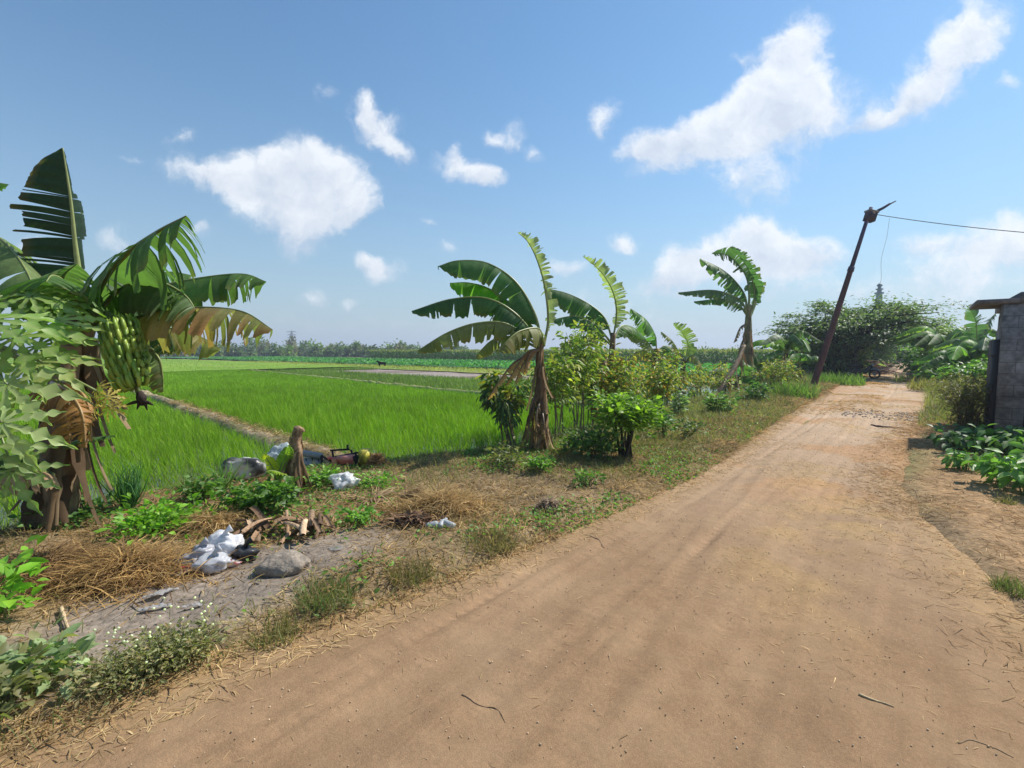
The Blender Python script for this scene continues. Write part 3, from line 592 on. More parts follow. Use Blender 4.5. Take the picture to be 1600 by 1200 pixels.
for k in range(5):
    banana_leaf(B, pl(YB, (953, 560 + 12 * k), (943 - 3 * k, 565 + 12 * k, -.3), (932 - 2 * k + 9 * (k % 2), 600 + 12 * k, -.35), (926 + 5 * (k % 3), 648 + 3 * k, -.3)), .17, (60, 70), .8, (.15, .095, .05), brown=.6, seed=31 + k, name='dead_leaf', bcol=(.30, .2, .11), n=36, grav=.6, ribcol=(.25, .16, .08), label='dry brown leaf hanging down')

b = put(1019, 622); YC = b[1]
D_ = banana('shorter banana third in the row with two arching leaves beside the leafy cassava stems', b)
pseudostem(D_, [b - UP * .06, P(1022, 590, YC), P(1026, 545, YC)], [.16, .13, .09], 3, TRUNK, rags=10)
banana_leaf(D_, pl(YC, (1026, 550), (1024, 525), (1010, 500, -.2), (986, 482, -.4)), .52, (30, 70), .5, GRN, seed=41)
banana_leaf(D_, pl(YC, (1026, 555), (1008, 530, -.3), (990, 517, -.5), (968, 512, -.7)), .40, (30, 75), .4, OLV, seed=42)
banana_leaf(D_, pl(YC, (1028, 552), (1038, 540, .2), (1052, 548, .4), (1062, 566, .5)), .4, (40, 70), .4, DRK, seed=43)
banana_leaf(D_, pl(YC, (1026, 560), (1010, 548, .3), (992, 552, .5), (978, 568, .6)), .4, (45, 75), .6, OLV, brown=.7, seed=44, bcol=(.42, .22, .06))

b = put(1066, 612); YD = b[1]
E_ = banana('small banana fourth in the row with one slim upright leaf, in front of the corn', b)
pseudostem(E_, [b - UP * .06, P(1066, 590, YD), P(1069, 562, YD)], [.14, .11, .08], 4, TRUNK, rags=8)
banana_leaf(E_, pl(YD, (1069, 566), (1075, 540), (1067, 522, -.2), (1052, 506, -.4)), .40, (50, 60), .6, (.12, .17, .06), seed=51, side=(.8, -.6, 0))
banana_leaf(E_, pl(YD, (1068, 568), (1058, 545, .2), (1048, 530, .3), (1033, 518, .4)), .24, (50, 70), .8, OLV, brown=.2, seed=52)
banana_leaf(E_, pl(YD, (1069, 570), (1060, 560, -.3), (1048, 565, -.5), (1042, 580, -.5)), .35, (45, 75), .4, DRK, seed=53)
banana_leaf(E_, pl(YD, (1070, 568), (1080, 556, -.3), (1092, 562, -.5), (1098, 578, -.5)), .3, (45, 75), .5, OLV, brown=.4, seed=54)

b = put(1168, 604); YE = b[1]
H = banana('tall slender banana on a bare pale stem with five leaves blown left above the corn', b)
pseudostem(H, [b - UP * .06, P(1169, 570, YE), P(1169, 520, YE), P(1170, 476, YE)], [.24, .2, .15, .11], 5, TRGR, rags=5)
banana_leaf(H, pl(YE, (1168, 490), (1164, 462), (1147, 437, -.2), (1125, 419, -.4), (1094, 404, -.6)), .62, (30, 72), .5, DRK, seed=61, pet=.16, rib=.03)
banana_leaf(H, pl(YE, (1169, 488), (1170, 460), (1166, 434, .1), (1152, 412, .2), (1134, 398, .2), (1112, 396, .1)), .58, (30, 72), .55, DRK, seed=62, pet=.16, rib=.03)
banana_leaf(H, pl(YE, (1172, 490), (1178, 468), (1177, 444, -.1), (1168, 419, -.2), (1155, 401, -.3), (1141, 386, -.4)), .48, (45, 60), .4, (.045, .10, .04), seed=63, pet=.18, rib=.03)
banana_leaf(H, pl(YE, (1168, 490), (1158, 470, -.2), (1138, 459, -.5), (1110, 453, -.7), (1060, 457, -1)), .48, (35, 80), .55, (.08, .13, .06), seed=64, pet=.14, rib=.03)
banana_leaf(H, pl(YE, (1168, 492), (1154, 476, .3), (1130, 467, .6), (1084, 471, .9)), .42, (35, 80), .5, DRK, seed=65, pet=.16, rib=.03)
banana_leaf(H, pl(YE, (1172, 495), (1180, 474, .3), (1181, 452, .5), (1178, 438, .6)), .3, (50, 60), .3, GRN, seed=66, pet=.3, rib=.03)
for k, q in enumerate([(1146, 536), (1158, 560), (1152, 556), (1176, 566), (1162, 572)]):
    banana_leaf(H, pl(YE, (1168, 505 + 10 * k), ((q[0] + 1168) / 2 - 1, 512 + 11 * k, -.2), (q[0], q[1], -.3)), .16, (70, 70), .8, (.16, .10, .06), brown=.6, seed=71 + k, name='dead_leaf', bcol=(.30, .2, .11), n=30, grav=.6, ribcol=(.2, .15, .09), label='dry brown leaf hanging down')
# fallen stem and young banana at its foot
b = put(1119, 622); YF = b[1]
K = banana('brown dead banana stem leaning right against the tall slender banana', b)
pseudostem(K, [b - UP * .05, P(1135, 595, YF + .5), P(1150, 570, YF + 1), P(1163, 540, YF + 1.6)], [.10, .085, .08, .06], 6, TRUNK + [(.20, .11, .07)], rags=16)
b = put(1150, 612); YG = b[1]
K = banana('low young banana with two wide dark leaves at the foot of the tall slender banana', b)
pseudostem(K, [b - UP * .05, P(1151, 598, YG), P(1152, 588, YG)], [.1, .08, .06], 7, TRGR)
banana_leaf(K, pl(YG, (1152, 592), (1140, 578, -.2), (1125, 575, -.5), (1108, 580, -.8)), .38, (35, 60), .1, DRK, seed=81)
banana_leaf(K, pl(YG, (1153, 592), (1160, 578, -.2), (1163, 566, -.3), (1155, 556, -.4)), .36, (35, 60), .1, GRN, seed=82)
banana_leaf(K, pl(YG, (1151, 594), (1140, 592, -.4), (1125, 598, -.8), (1112, 612, -1)), .2, (20, 20), .2, PALE, seed=83)
banana_leaf(K, pl(YG, (1153, 594), (1165, 588, -.3), (1178, 592, -.6), (1186, 604, -.8)), .34, (40, 65), .2, GRN, seed=84)
# clump beyond
def clump(label, px, py, Y0, H_, nleaf, L, seed, lean=(-.5, 0, 1), cols=(GRN, DRK, OLV, LIT), wid=.36, trunk=None, grp='banana plants along the edge of the paddies', brown=.1):
    r = np.random.default_rng(seed); b = put(px, py)
    if Y0: b = P(px, py, Y0); b[2] = gz(b[0], b[1])
    t_ = banana(label, b, grp); ln = unit(np.array(lean)); top = b + ln * H_
    pseudostem(t_, [b - UP * .05, b + ln * H_ * .5 + np.array([0, 0, -.02]), top], [.15, .12, .09], seed, trunk or TRGR, rags=5)
    for k in range(nleaf):
        a = 6.283 * (k * .382 + r.uniform(0, .12)); e = r.uniform(.5, 1.35); l = L * r.uniform(.75, 1.15)
        d = np.array([np.cos(a), np.sin(a), 0]); wd = np.array([-.22, -.05, 0])
        q = [top + UP * .02, top + d * l * .22 * np.cos(e) + UP * l * .26 * np.sin(e + .3), top + d * l * .58 * np.cos(e * .8) + UP * l * (.52 * np.sin(e) - .02) + wd * l * .3, top + d * l * (.92 - .1 * e) + UP * l * (.55 * np.sin(e) - .30) + wd * l * .8]
        banana_leaf(t_, np.array(q), wid * r.uniform(.8, 1.15), (r.uniform(30, 60), r.uniform(30, 60)), r.uniform(.1, .6), cols[r.integers(0, len(cols))], brown=brown * r.uniform(0, 2), seed=seed * 37 + k, n=36, rib=.02)
    return t_
clump('banana with a stem leaning right, just right of the tall slender banana', 1208, 603, None, 1.5, 8, 1.9, 91, lean=(.35, 0, .9), trunk=TRUNK)
clump('dense low banana tuft between the tall slender banana and the leaning stem', 1186, 600, None, .7, 9, 1.8, 92, lean=(-.1, 0, 1))
clump('dark low banana drooping on the left of the leaning pole', 1246, 600, None, .9, 7, 1.5, 93, lean=(.05, 0, 1), cols=(DRK, DRK, GRN), brown=.05)

# the big banana at the left with its bunch of fruit
b = put(82, 818); YL = b[1]
L_ = banana('big banana with a bunch of green fruit and tattered hanging leaves at the left', b)
pseudostem(L_, [b - UP * .08, P(92, 720, YL), P(100, 650, YL), P(116, 570, YL), P(130, 490, YL)], [.17, .16, .15, .13, .09], 8, [(.20, .15, .09), (.12, .085, .05), (.28, .2, .12)], rags=44, flare=1.3)
banana_leaf(L_, pl(YL, (130, 500), (124, 440, -.05), (117, 380, -.1), (110, 310, -.15), (98, 231, -.2)), .36, (100, 16), .28, (.018, .038, .02), seed=101, side=(.72, .69, 0), grav=.02, pet=.2, rib=.02, ribcol=(.28, .32, .12), edgeb=.2)  # near-black green paints the backlit shade into this upright leaf
banana_leaf(L_, pl(YL, (134, 502), (160, 440, -.25), (195, 398, -.5), (245, 362, -.65), (291, 337, -.75)), .52, (55, 62), .5, (.06, .115, .03), seed=102, grav=.45, pet=.1, rib=.022, ribcol=(.20, .20, .06), edgeb=.2)
banana_leaf(L_, pl(YL, (138, 505), (190, 470, .2), (250, 447, .35), (320, 433, .4), (380, 428, .4), (416, 440, .35)), .33, (50, 85), .62, (.07, .13, .035), seed=103, grav=.6, pet=.12, edgeb=.2)
banana_leaf(L_, pl(YL, (138, 508), (200, 500, -.2), (255, 484, -.3), (320, 480, -.35), (380, 487, -.4), (426, 515, -.45)), .36, (50, 85), .68, (.12, .15, .055), brown=.75, seed=104, grav=.6, pet=.1, bcol=(.27, .14, .06), edgeb=.5)
banana_leaf(L_, pl(YL, (138, 510), (190, 505, .3), (245, 510, .5), (300, 520, .6), (345, 545, .6)), .34, (50, 80), .55, OLV, brown=.35, seed=105, grav=.6)
banana_leaf(L_, pl(YL, (134, 505), (118, 470, -.3), (100, 440, -.6), (82, 430, -.8), (72, 440, -.9)), .36, (30, 40), .1, (.06, .13, .03), seed=106)
banana_leaf(L_, pl(YL, (138, 512), (175, 515, -.1), (215, 532, -.15), (246, 556, -.2), (254, 585, -.2), (255, 612, -.2)), .15, (75, 75), .3, (.11, .15, .07), brown=.3, seed=107, grav=.9, pet=.55)
banana_leaf(L_, pl(YL, (138, 505), (190, 450, -.2), (245, 440, -.3), (290, 462, -.35), (312, 498, -.35)), .36, (50, 80), .65, (.07, .12, .04), seed=114, grav=.7)
banana_leaf(L_, pl(YL, (136, 508), (172, 478, .1), (228, 486, .2), (262, 520, .25), (272, 548, .25)), .34, (50, 80), .6, (.06, .11, .035), seed=115, grav=.6)
banana_leaf(L_, pl(YL, (136, 506), (150, 450, .2), (180, 412, .5), (222, 400, .7), (262, 412, .8)), .36, (50, 70), .5, (.05, .10, .035), seed=116, grav=.5)
banana_leaf(L_, pl(YL, (132, 505), (110, 478, -.2), (98, 455, -.35), (100, 430, -.45), (120, 412, -.5)), .34, (30, 40), .1, (.07, .13, .035), seed=117)
banana_leaf(L_, pl(YL, (132, 500), (155, 470, .3), (205, 440, .6), (260, 425, .8), (300, 430, .9)), .36, (50, 70), .6, (.07, .14, .035), seed=108, grav=.5)
banana_leaf(L_, pl(YL, (95, 705), (118, 690, -.2), (148, 684, -.3), (180, 680, -.4)), .07, (20, 20), .05, DRK, seed=109, label='short dark sucker leaf')
banana_leaf(L_, pl(YL, (88, 745), (50, 715, -.4), (10, 715, -.6), (-60, 740, -.8)), .24, (20, 60), .15, (.06, .10, .04), seed=110)
banana_leaf(L_, pl(YL, (92, 745), (60, 735, -.55), (20, 742, -.8), (-40, 760, -1.0)), .20, (60, 50), .3, (.25, .20, .13), brown=.4, seed=111, name='dead_leaf', label='dull grey brown collapsed leaf')
for k, (pts, w_, dr, cl) in enumerate([(((110, 600), (82, 598, -.6), (104, 608, -.85), (128, 645, -.95), (134, 700, -.95)), .19, (50, 40), (.30, .17, .07)), (((108, 604), (80, 604, -.62), (92, 622, -.82), (104, 655, -.9), (110, 694, -.9)), .17, (40, 60), (.22, .12, .055)), (((112, 602), (98, 594, -.62), (118, 604, -.8), (138, 632, -.86), (144, 690, -.86)), .10, (55, 60), (.40, .25, .11))]):
    banana_leaf(L_, pl(YL, *pts), w_, dr, .7, cl, brown=.55, seed=112 + 10 * k, grav=.35, name='dead_leaf', bcol=(.12, .065, .03) if k < 2 else STRAW, ribcol=(.5, .32, .14), fine=1.6, label='curled shredded brown dried leaf')
# fruit bunch: stalk, hands of bananas, flower stub
Yb = YL - .48
stk = spline(pl(Yb, (136, 505, .1), (158, 492), (180, 505), (192, 540), (205, 580), (220, 622)), 30)
V, F = tube(stk, [.05, .045, .04, .03, .022, .02], 8); bn = make('fruit_bunch', V, F, M_husk, L_, tint=(.13, .17, .05))
r = np.random.default_rng(9)
for h in range(7):
    q = .55 + h * .058; c = stk[int(q * 29)]; d = unit(stk[int(q * 29)] - stk[int(q * 29) - 2]); mb = MB(); nf = 11 - h // 2
    e1 = unit(np.cross(d, [0.2, 1, .1])); e2 = np.cross(d, e1)
    for row in (0, 1):
        for f in range(nf):
            a = f / nf * 3.9 + h * .35 + row * .12 - 2.2; o = e1 * np.cos(a) + e2 * np.sin(a)
            s0 = c + o * (.03 + .02 * row) + d * .02 * row; ln = (.115 - .006 * h) * r.uniform(.9, 1.1)
            pts = [s0, s0 + o * .055 + d * .01, s0 + o * .085 - d * ln * .35 + UP * .01, s0 + o * .085 - d * ln * .75 + UP * .02, s0 + o * .07 - d * ln + UP * .025]
            V, F = tube(pts, [.006, .013, .017, .015, .005], 6, 9); mb.add(V, F, colmix(1, [(.13, .23, .028), (.22, .33, .045), (.32, .40, .06)], .12, r)[0])
    mb.out('banana_hand', M_fruit, bn)
V, F = tube(pl(Yb, (217, 612), (221, 622), (223, 634)), [.02, .04, .012], 8, 8); mb = MB().add(V, F, (.05, .035, .03))
for q in ((196, 633), (240, 633), (214, 640), (230, 641)):
    V, F = tube(pl(Yb, (222, 626), ((222 + q[0]) / 2, 629), q), [.012, .016, .004], 6, 6); mb.add(V, F, (.05, .035, .03))
mb.out('flower_stub', M_husk, bn)

# neighbour banana reaching in from beyond the left edge
b = G(-190, 830); b[2] = gz(b[0], b[1]); YN = b[1] + .6; b[1] = YN
N_ = banana('banana cut off by the left edge, only a pale arched leaf reaching in', b)
pseudostem(N_, [b - UP * .05, P(-185, 600, YN), P(-175, 480, YN)], [.17, .14, .1], 10, TRUNK)
banana_leaf(N_, pl(YN, (-172, 490), (-120, 400, -.2), (-60, 355, -.4), (0, 372, -.6), (45, 430, -.8), (60, 500, -.9)), .36, (45, 45), .06, (.12, .17, .07), seed=121)
banana_leaf(N_, pl(YN, (-174, 485), (-150, 380), (-100, 310, .1), (-45, 282, .2), (14, 288, .3)), .2, (50, 50), .6, GRN, seed=122)
banana_leaf(N_, pl(YN, (-174, 490), (-230, 420), (-290, 400, .1), (-350, 430, .2)), .3, (50, 50), .3, GRN, seed=123)
# ------------------------------------------------------------------ papaya at the left edge
def papaya_leaf(parent, base, tipc, size, nrm, colr, seed, name='leaf', label=None):
    """deeply lobed palm-shaped leaf on a long stalk"""
    r = np.random.default_rng(seed); base = np.asarray(base, float); c = np.asarray(tipc, float); d = unit(c - base); nrm = unit(nrm)
    d = unit(d - (d @ nrm) * nrm); x = np.cross(d, nrm); mb = MB()
    def to(u, v, h=0): return c + x * u + d * v + nrm * h
    for L in range(9):
        a = R_(-150 + 300 * L / 8); ln = size * (.52 + .48 * np.cos(a * .42)) * r.uniform(.9, 1.08); ax = np.array([np.sin(a), np.cos(a)]); pn = np.array([ax[1], -ax[0]])
        m = 25; u = np.linspace(.03, 1, m)
        saw = np.abs(((u * 4.3 + .15 * (L % 2)) % 1.0) - .35); saw = 1 - np.clip(saw / .5, 0, 1)
        wv = ln * np.clip(.045 + .19 * saw * sstep(.22, .45, u) * (1 - .55 * u), .03, 1) * (1 - u ** 5)
        drop = -size * (.10 + .34 * u ** 1.8) * r.uniform(.2, 1.7) * u
        mid = np.array([to(*(ax * ln * q), h) for q, h in zip(u, drop)])
        lft = np.array([to(*(ax * ln * (q + .07) - pn * wq), h - .10 * wq) for q, h, wq in zip(u, drop, wv)]); rgt = np.array([to(*(ax * ln * (q + .07) + pn * wq), h - .10 * wq) for q, h, wq in zip(u, drop, wv)])
        pp = np.stack([lft, mid - nrm * size * .012, rgt], 1); ct = np.tile(np.array(colr) * np.exp(r.normal(0, .12)), (m, 3, 1)); ct[:, 1] = ct[:, 1] * .45 + np.array([.30, .34, .16]) * .55
        mb.add(pp.reshape(-1, 3), grid(m, 3)[:, ::-1], ct.reshape(-1, 3))
    lf = mb.out(name, M_leaf, parent, **({'label': label} if label else {}))
    V, F = tube([base, (base + c) / 2 + UP * .05, c - nrm * .004], [.012, .009, .006], 6, 12); make('leaf_stalk', V, F, M_fruit, lf, tint=(.20, .24, .09))
b = G(-130, 900); b[2] = gz(b[0], b[1]); Yp = b[1]
PP = thing('papaya_plant', 'papaya with deeply lobed grey green leaves in front of the fruiting banana', 'papaya plant', b)
ptop = P(-70, 520, Yp)
V, F = tube([b - UP * .05, P(-110, 700, Yp), ptop], [.07, .06, .045], 10, 20); make('trunk', V, F, M_bark, PP, tint=(.25, .2, .13))
PL = [(48, 462, .1, .34, (.3, -.5, .8), (0.119, 0.220, 0.029)), (92, 500, .05, .27, (.4, -.6, .7), (0.203, 0.304, 0.068)), (30, 525, -.2, .34, (.2, -.7, .6), (0.151, 0.254, 0.049)), (66, 566, -.1, .30, (.1, -.5, .85), (0.254, 0.321, 0.098)),
      (10, 600, -.35, .36, (.3, -.8, .5), (0.254, 0.338, 0.117)), (2, 660, -.45, .30, (.35, -.8, .5), (0.254, 0.338, 0.127)), (-20, 500, -.3, .34, (.1, -.6, .8), (0.135, 0.254, 0.049)), (60, 540, .15, .32, (.2, -.6, .7), (0.135, 0.237, 0.039)),
      (5, 460, .25, .3, (0, -.5, .8), (0.101, 0.203, 0.029)), (-30, 700, -.4, .3, (.3, -.8, .5), (0.101, 0.169, 0.049)), (20, 735, -.3, .26, (.2, -.8, .5), (0.119, 0.203, 0.058)), (85, 470, .2, .26, (.3, -.5, .8), (0.135, 0.254, 0.029))]
for k, (px, py, dy, sz, nr, cc) in enumerate(PL): papaya_leaf(PP, ptop + np.array([.02, 0, .03 * (k % 4)]), P(px, py, Yp + dy), sz, nr, cc, 200 + k)
for k, (px, py) in enumerate([(150, 610), (168, 620), (172, 636), (148, 634)]):
    r = np.random.default_rng(300 + k); papaya_leaf(PP, ptop, P(px, py, Yp + .05), .10, (r.normal(), -.6, .3), (.38, .27, .04), 320 + k, name='withered_leaf', label='small withered yellow leaf')

# ------------------------------------------------------------------ shrubs and weeds
def shrub(name, label, cat, px, py, h, rad, nst, nl, ls, cols, seed, Y=None, lo=.3, asp=.45, group=None, droop=0.0, lean=(0, 0), stemr=.012, scol=(.17, .13, .08), wood=False, flat=1.0, mat=None, curve=.25, inner=.0):
    r = np.random.default_rng(seed); b = put(px, py)
    if Y: b = P(px, py, Y); b[2] = gz(b[0], b[1])
    t_ = thing(name, label, cat, b, group); ms = MB(); lp = []; ld = []
    for i in range(nst):
        a = r.uniform(0, 6.283); rr0 = rad * np.sqrt(r.uniform(0.02, 1)); hh = h * r.uniform(.72, 1.03) * (1 - .35 * flat * (rr0 / rad) ** 2)
        end = b + np.array([np.cos(a) * rr0 + lean[0] * h, np.sin(a) * rr0 + lean[1] * h, hh]); st = b + np.array([np.cos(a), np.sin(a), 0]) * rad * r.uniform(0, .3) - UP * .02
        mid = st * .5 + end * .5 + np.array([r.normal(0, curve * rad * .5), r.normal(0, curve * rad * .5), curve * h * .2]) - np.array([np.cos(a), np.sin(a), 0]) * rr0 * curve
        c = spline([st, mid, end], 14); V, F = tube(c, np.linspace(stemr, stemr * .3, 14), 5); ms.add(V, F, np.array(scol) * np.exp(r.normal(0, .2)))
        m = nl // nst; q = lo + (1 - lo) * r.uniform(0, 1, m) ** .75; ii = (q * 13).astype(int)
        sd_ = rdir(m, -.3, .7, r); lp.append(c[ii] + sd_ * (r.uniform(.02, 1, (m, 1)) ** .8 * rad * asp * 1.0)); ld.append(unit(sd_ + np.array([0, 0, -droop]) + r.normal(0, .3, (m, 3))))
    ms.out('stem', M_bark, t_)
    lp = np.concatenate(lp); ld = np.concatenate(ld); m = len(lp)
    ok = lp[:, 2] > b[2] + .02; lp, ld = lp[ok], ld[ok]; m = len(lp)
    sz = ls * r.uniform(.55, 1.3, m); V, F = scat(*LEAF, lp, basis(ld, rdir(m, .3, 1.5, r)), np.stack([sz * asp, sz, sz], -1))
    make('foliage', V, F, mat or M_leaf, t_, tint=rep(colmix(m, cols, .2, r), 7)); return t_
GY = [(.13, .21, .04), (.21, .27, .055), (.09, .15, .035), (.29, .27, .06)]
CS = 'thin stemmed cassava shrubs among the bananas'
cass = [(872, 690, 2.1, .5, 7, 620, 'thin stemmed cassava right beside the brown trunk of the nearest tall banana', 1), (905, 678, 2.3, .55, 7, 700, 'tall airy cassava midway between the first and second bananas', 2), (930, 662, 2.3, .6, 8, 800, 'leafy cassava just left of the second banana trunk', 3),
        (985, 640, 2.2, .65, 7, 760, 'yellowing cassava behind the round bright green bush', 4), (1005, 622, 2.4, .7, 8, 700, 'cassava with orange leaves beside the third banana', 5), (1042, 622, 2.2, .6, 6, 480, 'sparse cassava between the third and fourth bananas', 6), (1092, 612, 1.7, .5, 6, 300, 'thin cassava right of the fourth banana against the shining mud', 7),
        (1030, 655, 1.3, .5, 8, 420, 'low leafy cassava below the third banana, nearest the lane there', 8), (960, 672, 1.7, .5, 7, 520, 'bushy cassava right against the second banana trunk', 9), (1118, 618, 1.3, .55, 7, 320, 'short cassava just left of the leaning dead stem', 10), (1206, 614, 1.2, .7, 8, 420, 'short cassava between the tall slender banana and the pole', 11), (1232, 610, 1.3, .8, 8, 460, 'cassava just left of the foot of the leaning pole', 12), (1050, 634, 1.9, .55, 7, 420, 'cassava in front of the small fourth banana', 13)]
for px, py, h, rd, ns_, nl_, lb, sd_ in cass:
    shrub('cassava_shrub', lb, 'shrub', px, py, h * 1.08, rd * 1.15, ns_, int(nl_ * 1.7), .125, GY + [(.34, .20, .04)] * (sd_ > 3), 400 + sd_, lo=.42, asp=.42, group=CS, droop=.5, stemr=.013, scol=(.2, .16, .1))
shrub('mango_sapling', 'slender sapling with drooping dark leaves left of the nearest tall banana', 'sapling', 806, 708, 1.25, .34, 5, 230, .17, [(.03, .07, .025), (.05, .10, .03), (.03, .06, .025), (.12, .15, .04)], 420, lo=.5, asp=.26, droop=1.6, lean=(-.22, 0), stemr=.013)
shrub('mango_sapling', 'leafy sapling top with a few yellow leaves behind the drooping dark sapling', 'sapling', 790, 705, 1.55, .42, 6, 420, .17, [(.06, .12, .03), (.10, .16, .04), (.05, .10, .03), (.30, .26, .03)], 421, lo=.55, asp=.3, droop=.7, lean=(-.1, .05), stemr=.012)
shrub('round_bush', 'round bush with bright yellow green leaves on dark forked stems at the lane side', 'bush', 978, 722, 1.02, .40, 9, 1700, .085, [(.15, .25, .03), (.20, .31, .04), (.10, .18, .03)], 422, lo=.55, asp=.7, stemr=.022, scol=(.06, .045, .03), flat=.6)
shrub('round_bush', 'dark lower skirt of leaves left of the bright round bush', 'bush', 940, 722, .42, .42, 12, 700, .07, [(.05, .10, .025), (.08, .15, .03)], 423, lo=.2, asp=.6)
SM = 'small shrubs along the left edge of the lane'
for k, (px, py, h, rd, nl_, ls_, cc, lb) in enumerate([(1038, 690, .55, .3, 260, .09, [(.07, .15, .03), (.10, .2, .04)], 'small shrub of mid green leaves right of the bright round bush'),
    (1058, 655, .8, .25, 150, .13, [(.10, .17, .06), (.2, .26, .16)], 'thin young plant with glossy leaves below the fourth banana'), (1072, 690, .35, .35, 220, .08, [(.12, .14, .05), (.08, .13, .03)], 'low brownish shrub at the lane edge below the fourth banana'),
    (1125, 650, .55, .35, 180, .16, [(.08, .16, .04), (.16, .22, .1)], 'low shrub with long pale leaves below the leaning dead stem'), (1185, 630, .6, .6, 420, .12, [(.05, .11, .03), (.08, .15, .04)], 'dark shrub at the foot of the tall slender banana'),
    (845, 742, .22, .2, 160, .07, [(.12, .24, .04), (.09, .18, .03)], 'small bright weed in front of the nearest tall banana'), (915, 765, .2, .2, 170, .06, [(.10, .2, .035), (.08, .15, .03)], 'small green weed at the lane edge below the round bush'),
    (800, 735, .3, .35, 200, .07, [(.14, .14, .05), (.10, .13, .04)], 'low mixed scrub at the left foot of the nearest tall banana'), (890, 715, .45, .35, 260, .08, [(.08, .15, .03), (.05, .09, .025)], 'bushy weed between the nearest tall banana and the round bush')]):
    shrub('verge_shrub', lb, 'shrub', px, py, h, rd, 8, nl_, ls_, cc, 430 + k, lo=.15, asp=.5, group=SM, stemr=.007)
# nearer weeds on the left
NW = 'leafy weeds on the rubbish strewn verge'
for k, (px, py, h, rd, nl_, ls_, cc, lb) in enumerate([(10, 975, .42, .24, 110, .095, [(.11, .25, .02), (.15, .30, .025)], 'lime green broad leaved weed at the left edge'), (75, 1060, .20, .20, 190, .07, [(.17, .24, .11), (.22, .28, .14)], 'grey green weed with rounded leaves near the bottom left corner'),
    (15, 1115, .20, .25, 260, .06, [(.18, .18, .08), (.14, .15, .06)], 'dull olive weed in the bottom left corner'), (225, 832, .16, .4, 520, .07, [(.11, .24, .02), (.15, .3, .03)], 'low bright green creeper at the foot of the fruiting banana'), (300, 822, .13, .3, 300, .06, [(.13, .26, .02), (.17, .3, .04)], 'low bright green creeper left of the dried stem pile'),
    (385, 800, .3, .3, 420, .07, [(.07, .14, .025), (.10, .19, .03)], 'bushy weed left of the dead banana stump'), (440, 805, .28, .28, 420, .07, [(.06, .13, .025), (.10, .2, .03)], 'bushy weed hiding the foot of the dead banana stump'), (320, 785, .25, .25, 300, .06, [(.06, .13, .025), (.09, .18, .03)], 'bushy weed below the pale lemongrass'),
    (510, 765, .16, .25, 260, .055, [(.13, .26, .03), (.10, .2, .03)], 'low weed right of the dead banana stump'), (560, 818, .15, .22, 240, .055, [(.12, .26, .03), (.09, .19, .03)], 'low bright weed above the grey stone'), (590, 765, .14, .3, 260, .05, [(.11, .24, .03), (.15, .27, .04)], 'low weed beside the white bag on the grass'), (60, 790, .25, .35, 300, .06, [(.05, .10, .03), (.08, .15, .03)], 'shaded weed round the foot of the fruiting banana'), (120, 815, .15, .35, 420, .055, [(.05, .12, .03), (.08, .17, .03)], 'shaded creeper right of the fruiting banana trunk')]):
    shrub('leafy_weed', lb, 'weed', px, py, h, rd, 9, nl_, ls_, cc, 450 + k, lo=.15, asp=.62, group=NW, stemr=.004, scol=(.14, .16, .05))
# flowering weed mat by the lane
def flowers(parent, px0, px1, py0, py1, n, seed):
    r = np.random.default_rng(seed); mb = MB()
    pts = np.array([put(x, y) for x, y in zip(r.uniform(px0, px1, n), r.uniform(py0, py1, n))]); pts[:, 2] += r.uniform(.05, .15, n)
    V, F = scat(*PEB, pts, basis(rdir(n, -.5, .5, r), np.tile(UP, (n, 1))), np.full(n, .017)); mb.add(V, F, (.62, .62, .56)); mb.out('flowers', M_leaf, parent)
for k, (x0, x1, y0, y1, lb) in enumerate([(150, 250, 1015, 1065, 'left half of a low grey green weed mat dotted with tiny white flowers'), (240, 335, 975, 1035, 'right half of a low grey green weed mat dotted with tiny white flowers')]):
    t_ = shrub('flowering_weed', lb, 'weed', (x0 + x1) / 2, (y0 + y1) / 2 + 20, .13, .27, 22, 1500, .030, [(.17, .19, .085), (.22, .22, .10), (.12, .13, .055), (.24, .19, .09)], 480 + k, lo=.1, asp=.4, stemr=.003)
    flowers(t_, x0, x1, y0, y1, 34, 490 + k)
# grass clumps
def grass(name, label, px, py, h, rad, n, wid, cols, seed, e0=.9, e1=1.5, group=None, mat=None, cat='grass clump', lean=(0, 0, 0)):
    r = np.random.default_rng(seed); b = put(px, py); t_ = thing(name, label, cat, b, group)
    a = r.uniform(0, 6.283, n); q = rad * np.sqrt(r.uniform(0, 1, n)); pos = b + np.stack([np.cos(a) * q, np.sin(a) * q, np.full(n, -.01)], -1)
    d = rdir(n, e0, e1, r) + np.array(lean); hh = h * r.uniform(.5, 1.1, n); T = BLADE[0].copy(); T[4:, 2] *= 2.2
    V, F = scat(T, BLADE[1], pos, basis(d, np.stack([d[:, 0], d[:, 1], 0 * a + .4], -1) + r.normal(0, .2, (n, 3))), np.stack([np.full(n, wid) * r.uniform(.6, 1.3, n), hh, hh], -1))
    make('blades', V, F, mat or M_grass, t_, tint=rep(colmix(n, cols, .18, r), 7)); return t_
GG = 'grass clumps on the verge'
grass('grass_clump', 'tall dark green lemongrass clump beside the left banana trunk', 202, 796, .52, .05, 150, .012, [(.05, .14, .04), (.07, .18, .05)], 500, 1.0, 1.5, GG)
grass('grass_clump', 'thin dark grass clump right of the left banana trunk', 165, 780, .36, .06, 60, .010, [(.06, .15, .05), (.05, .12, .04)], 501, .9, 1.5, GG)
grass('grass_clump', 'pale arching lemongrass clump in front of the white sack', 350, 768, .42, .05, 60, .014, [(.14, .27, .07), (.20, .32, .10)], 502, .7, 1.45, GG)
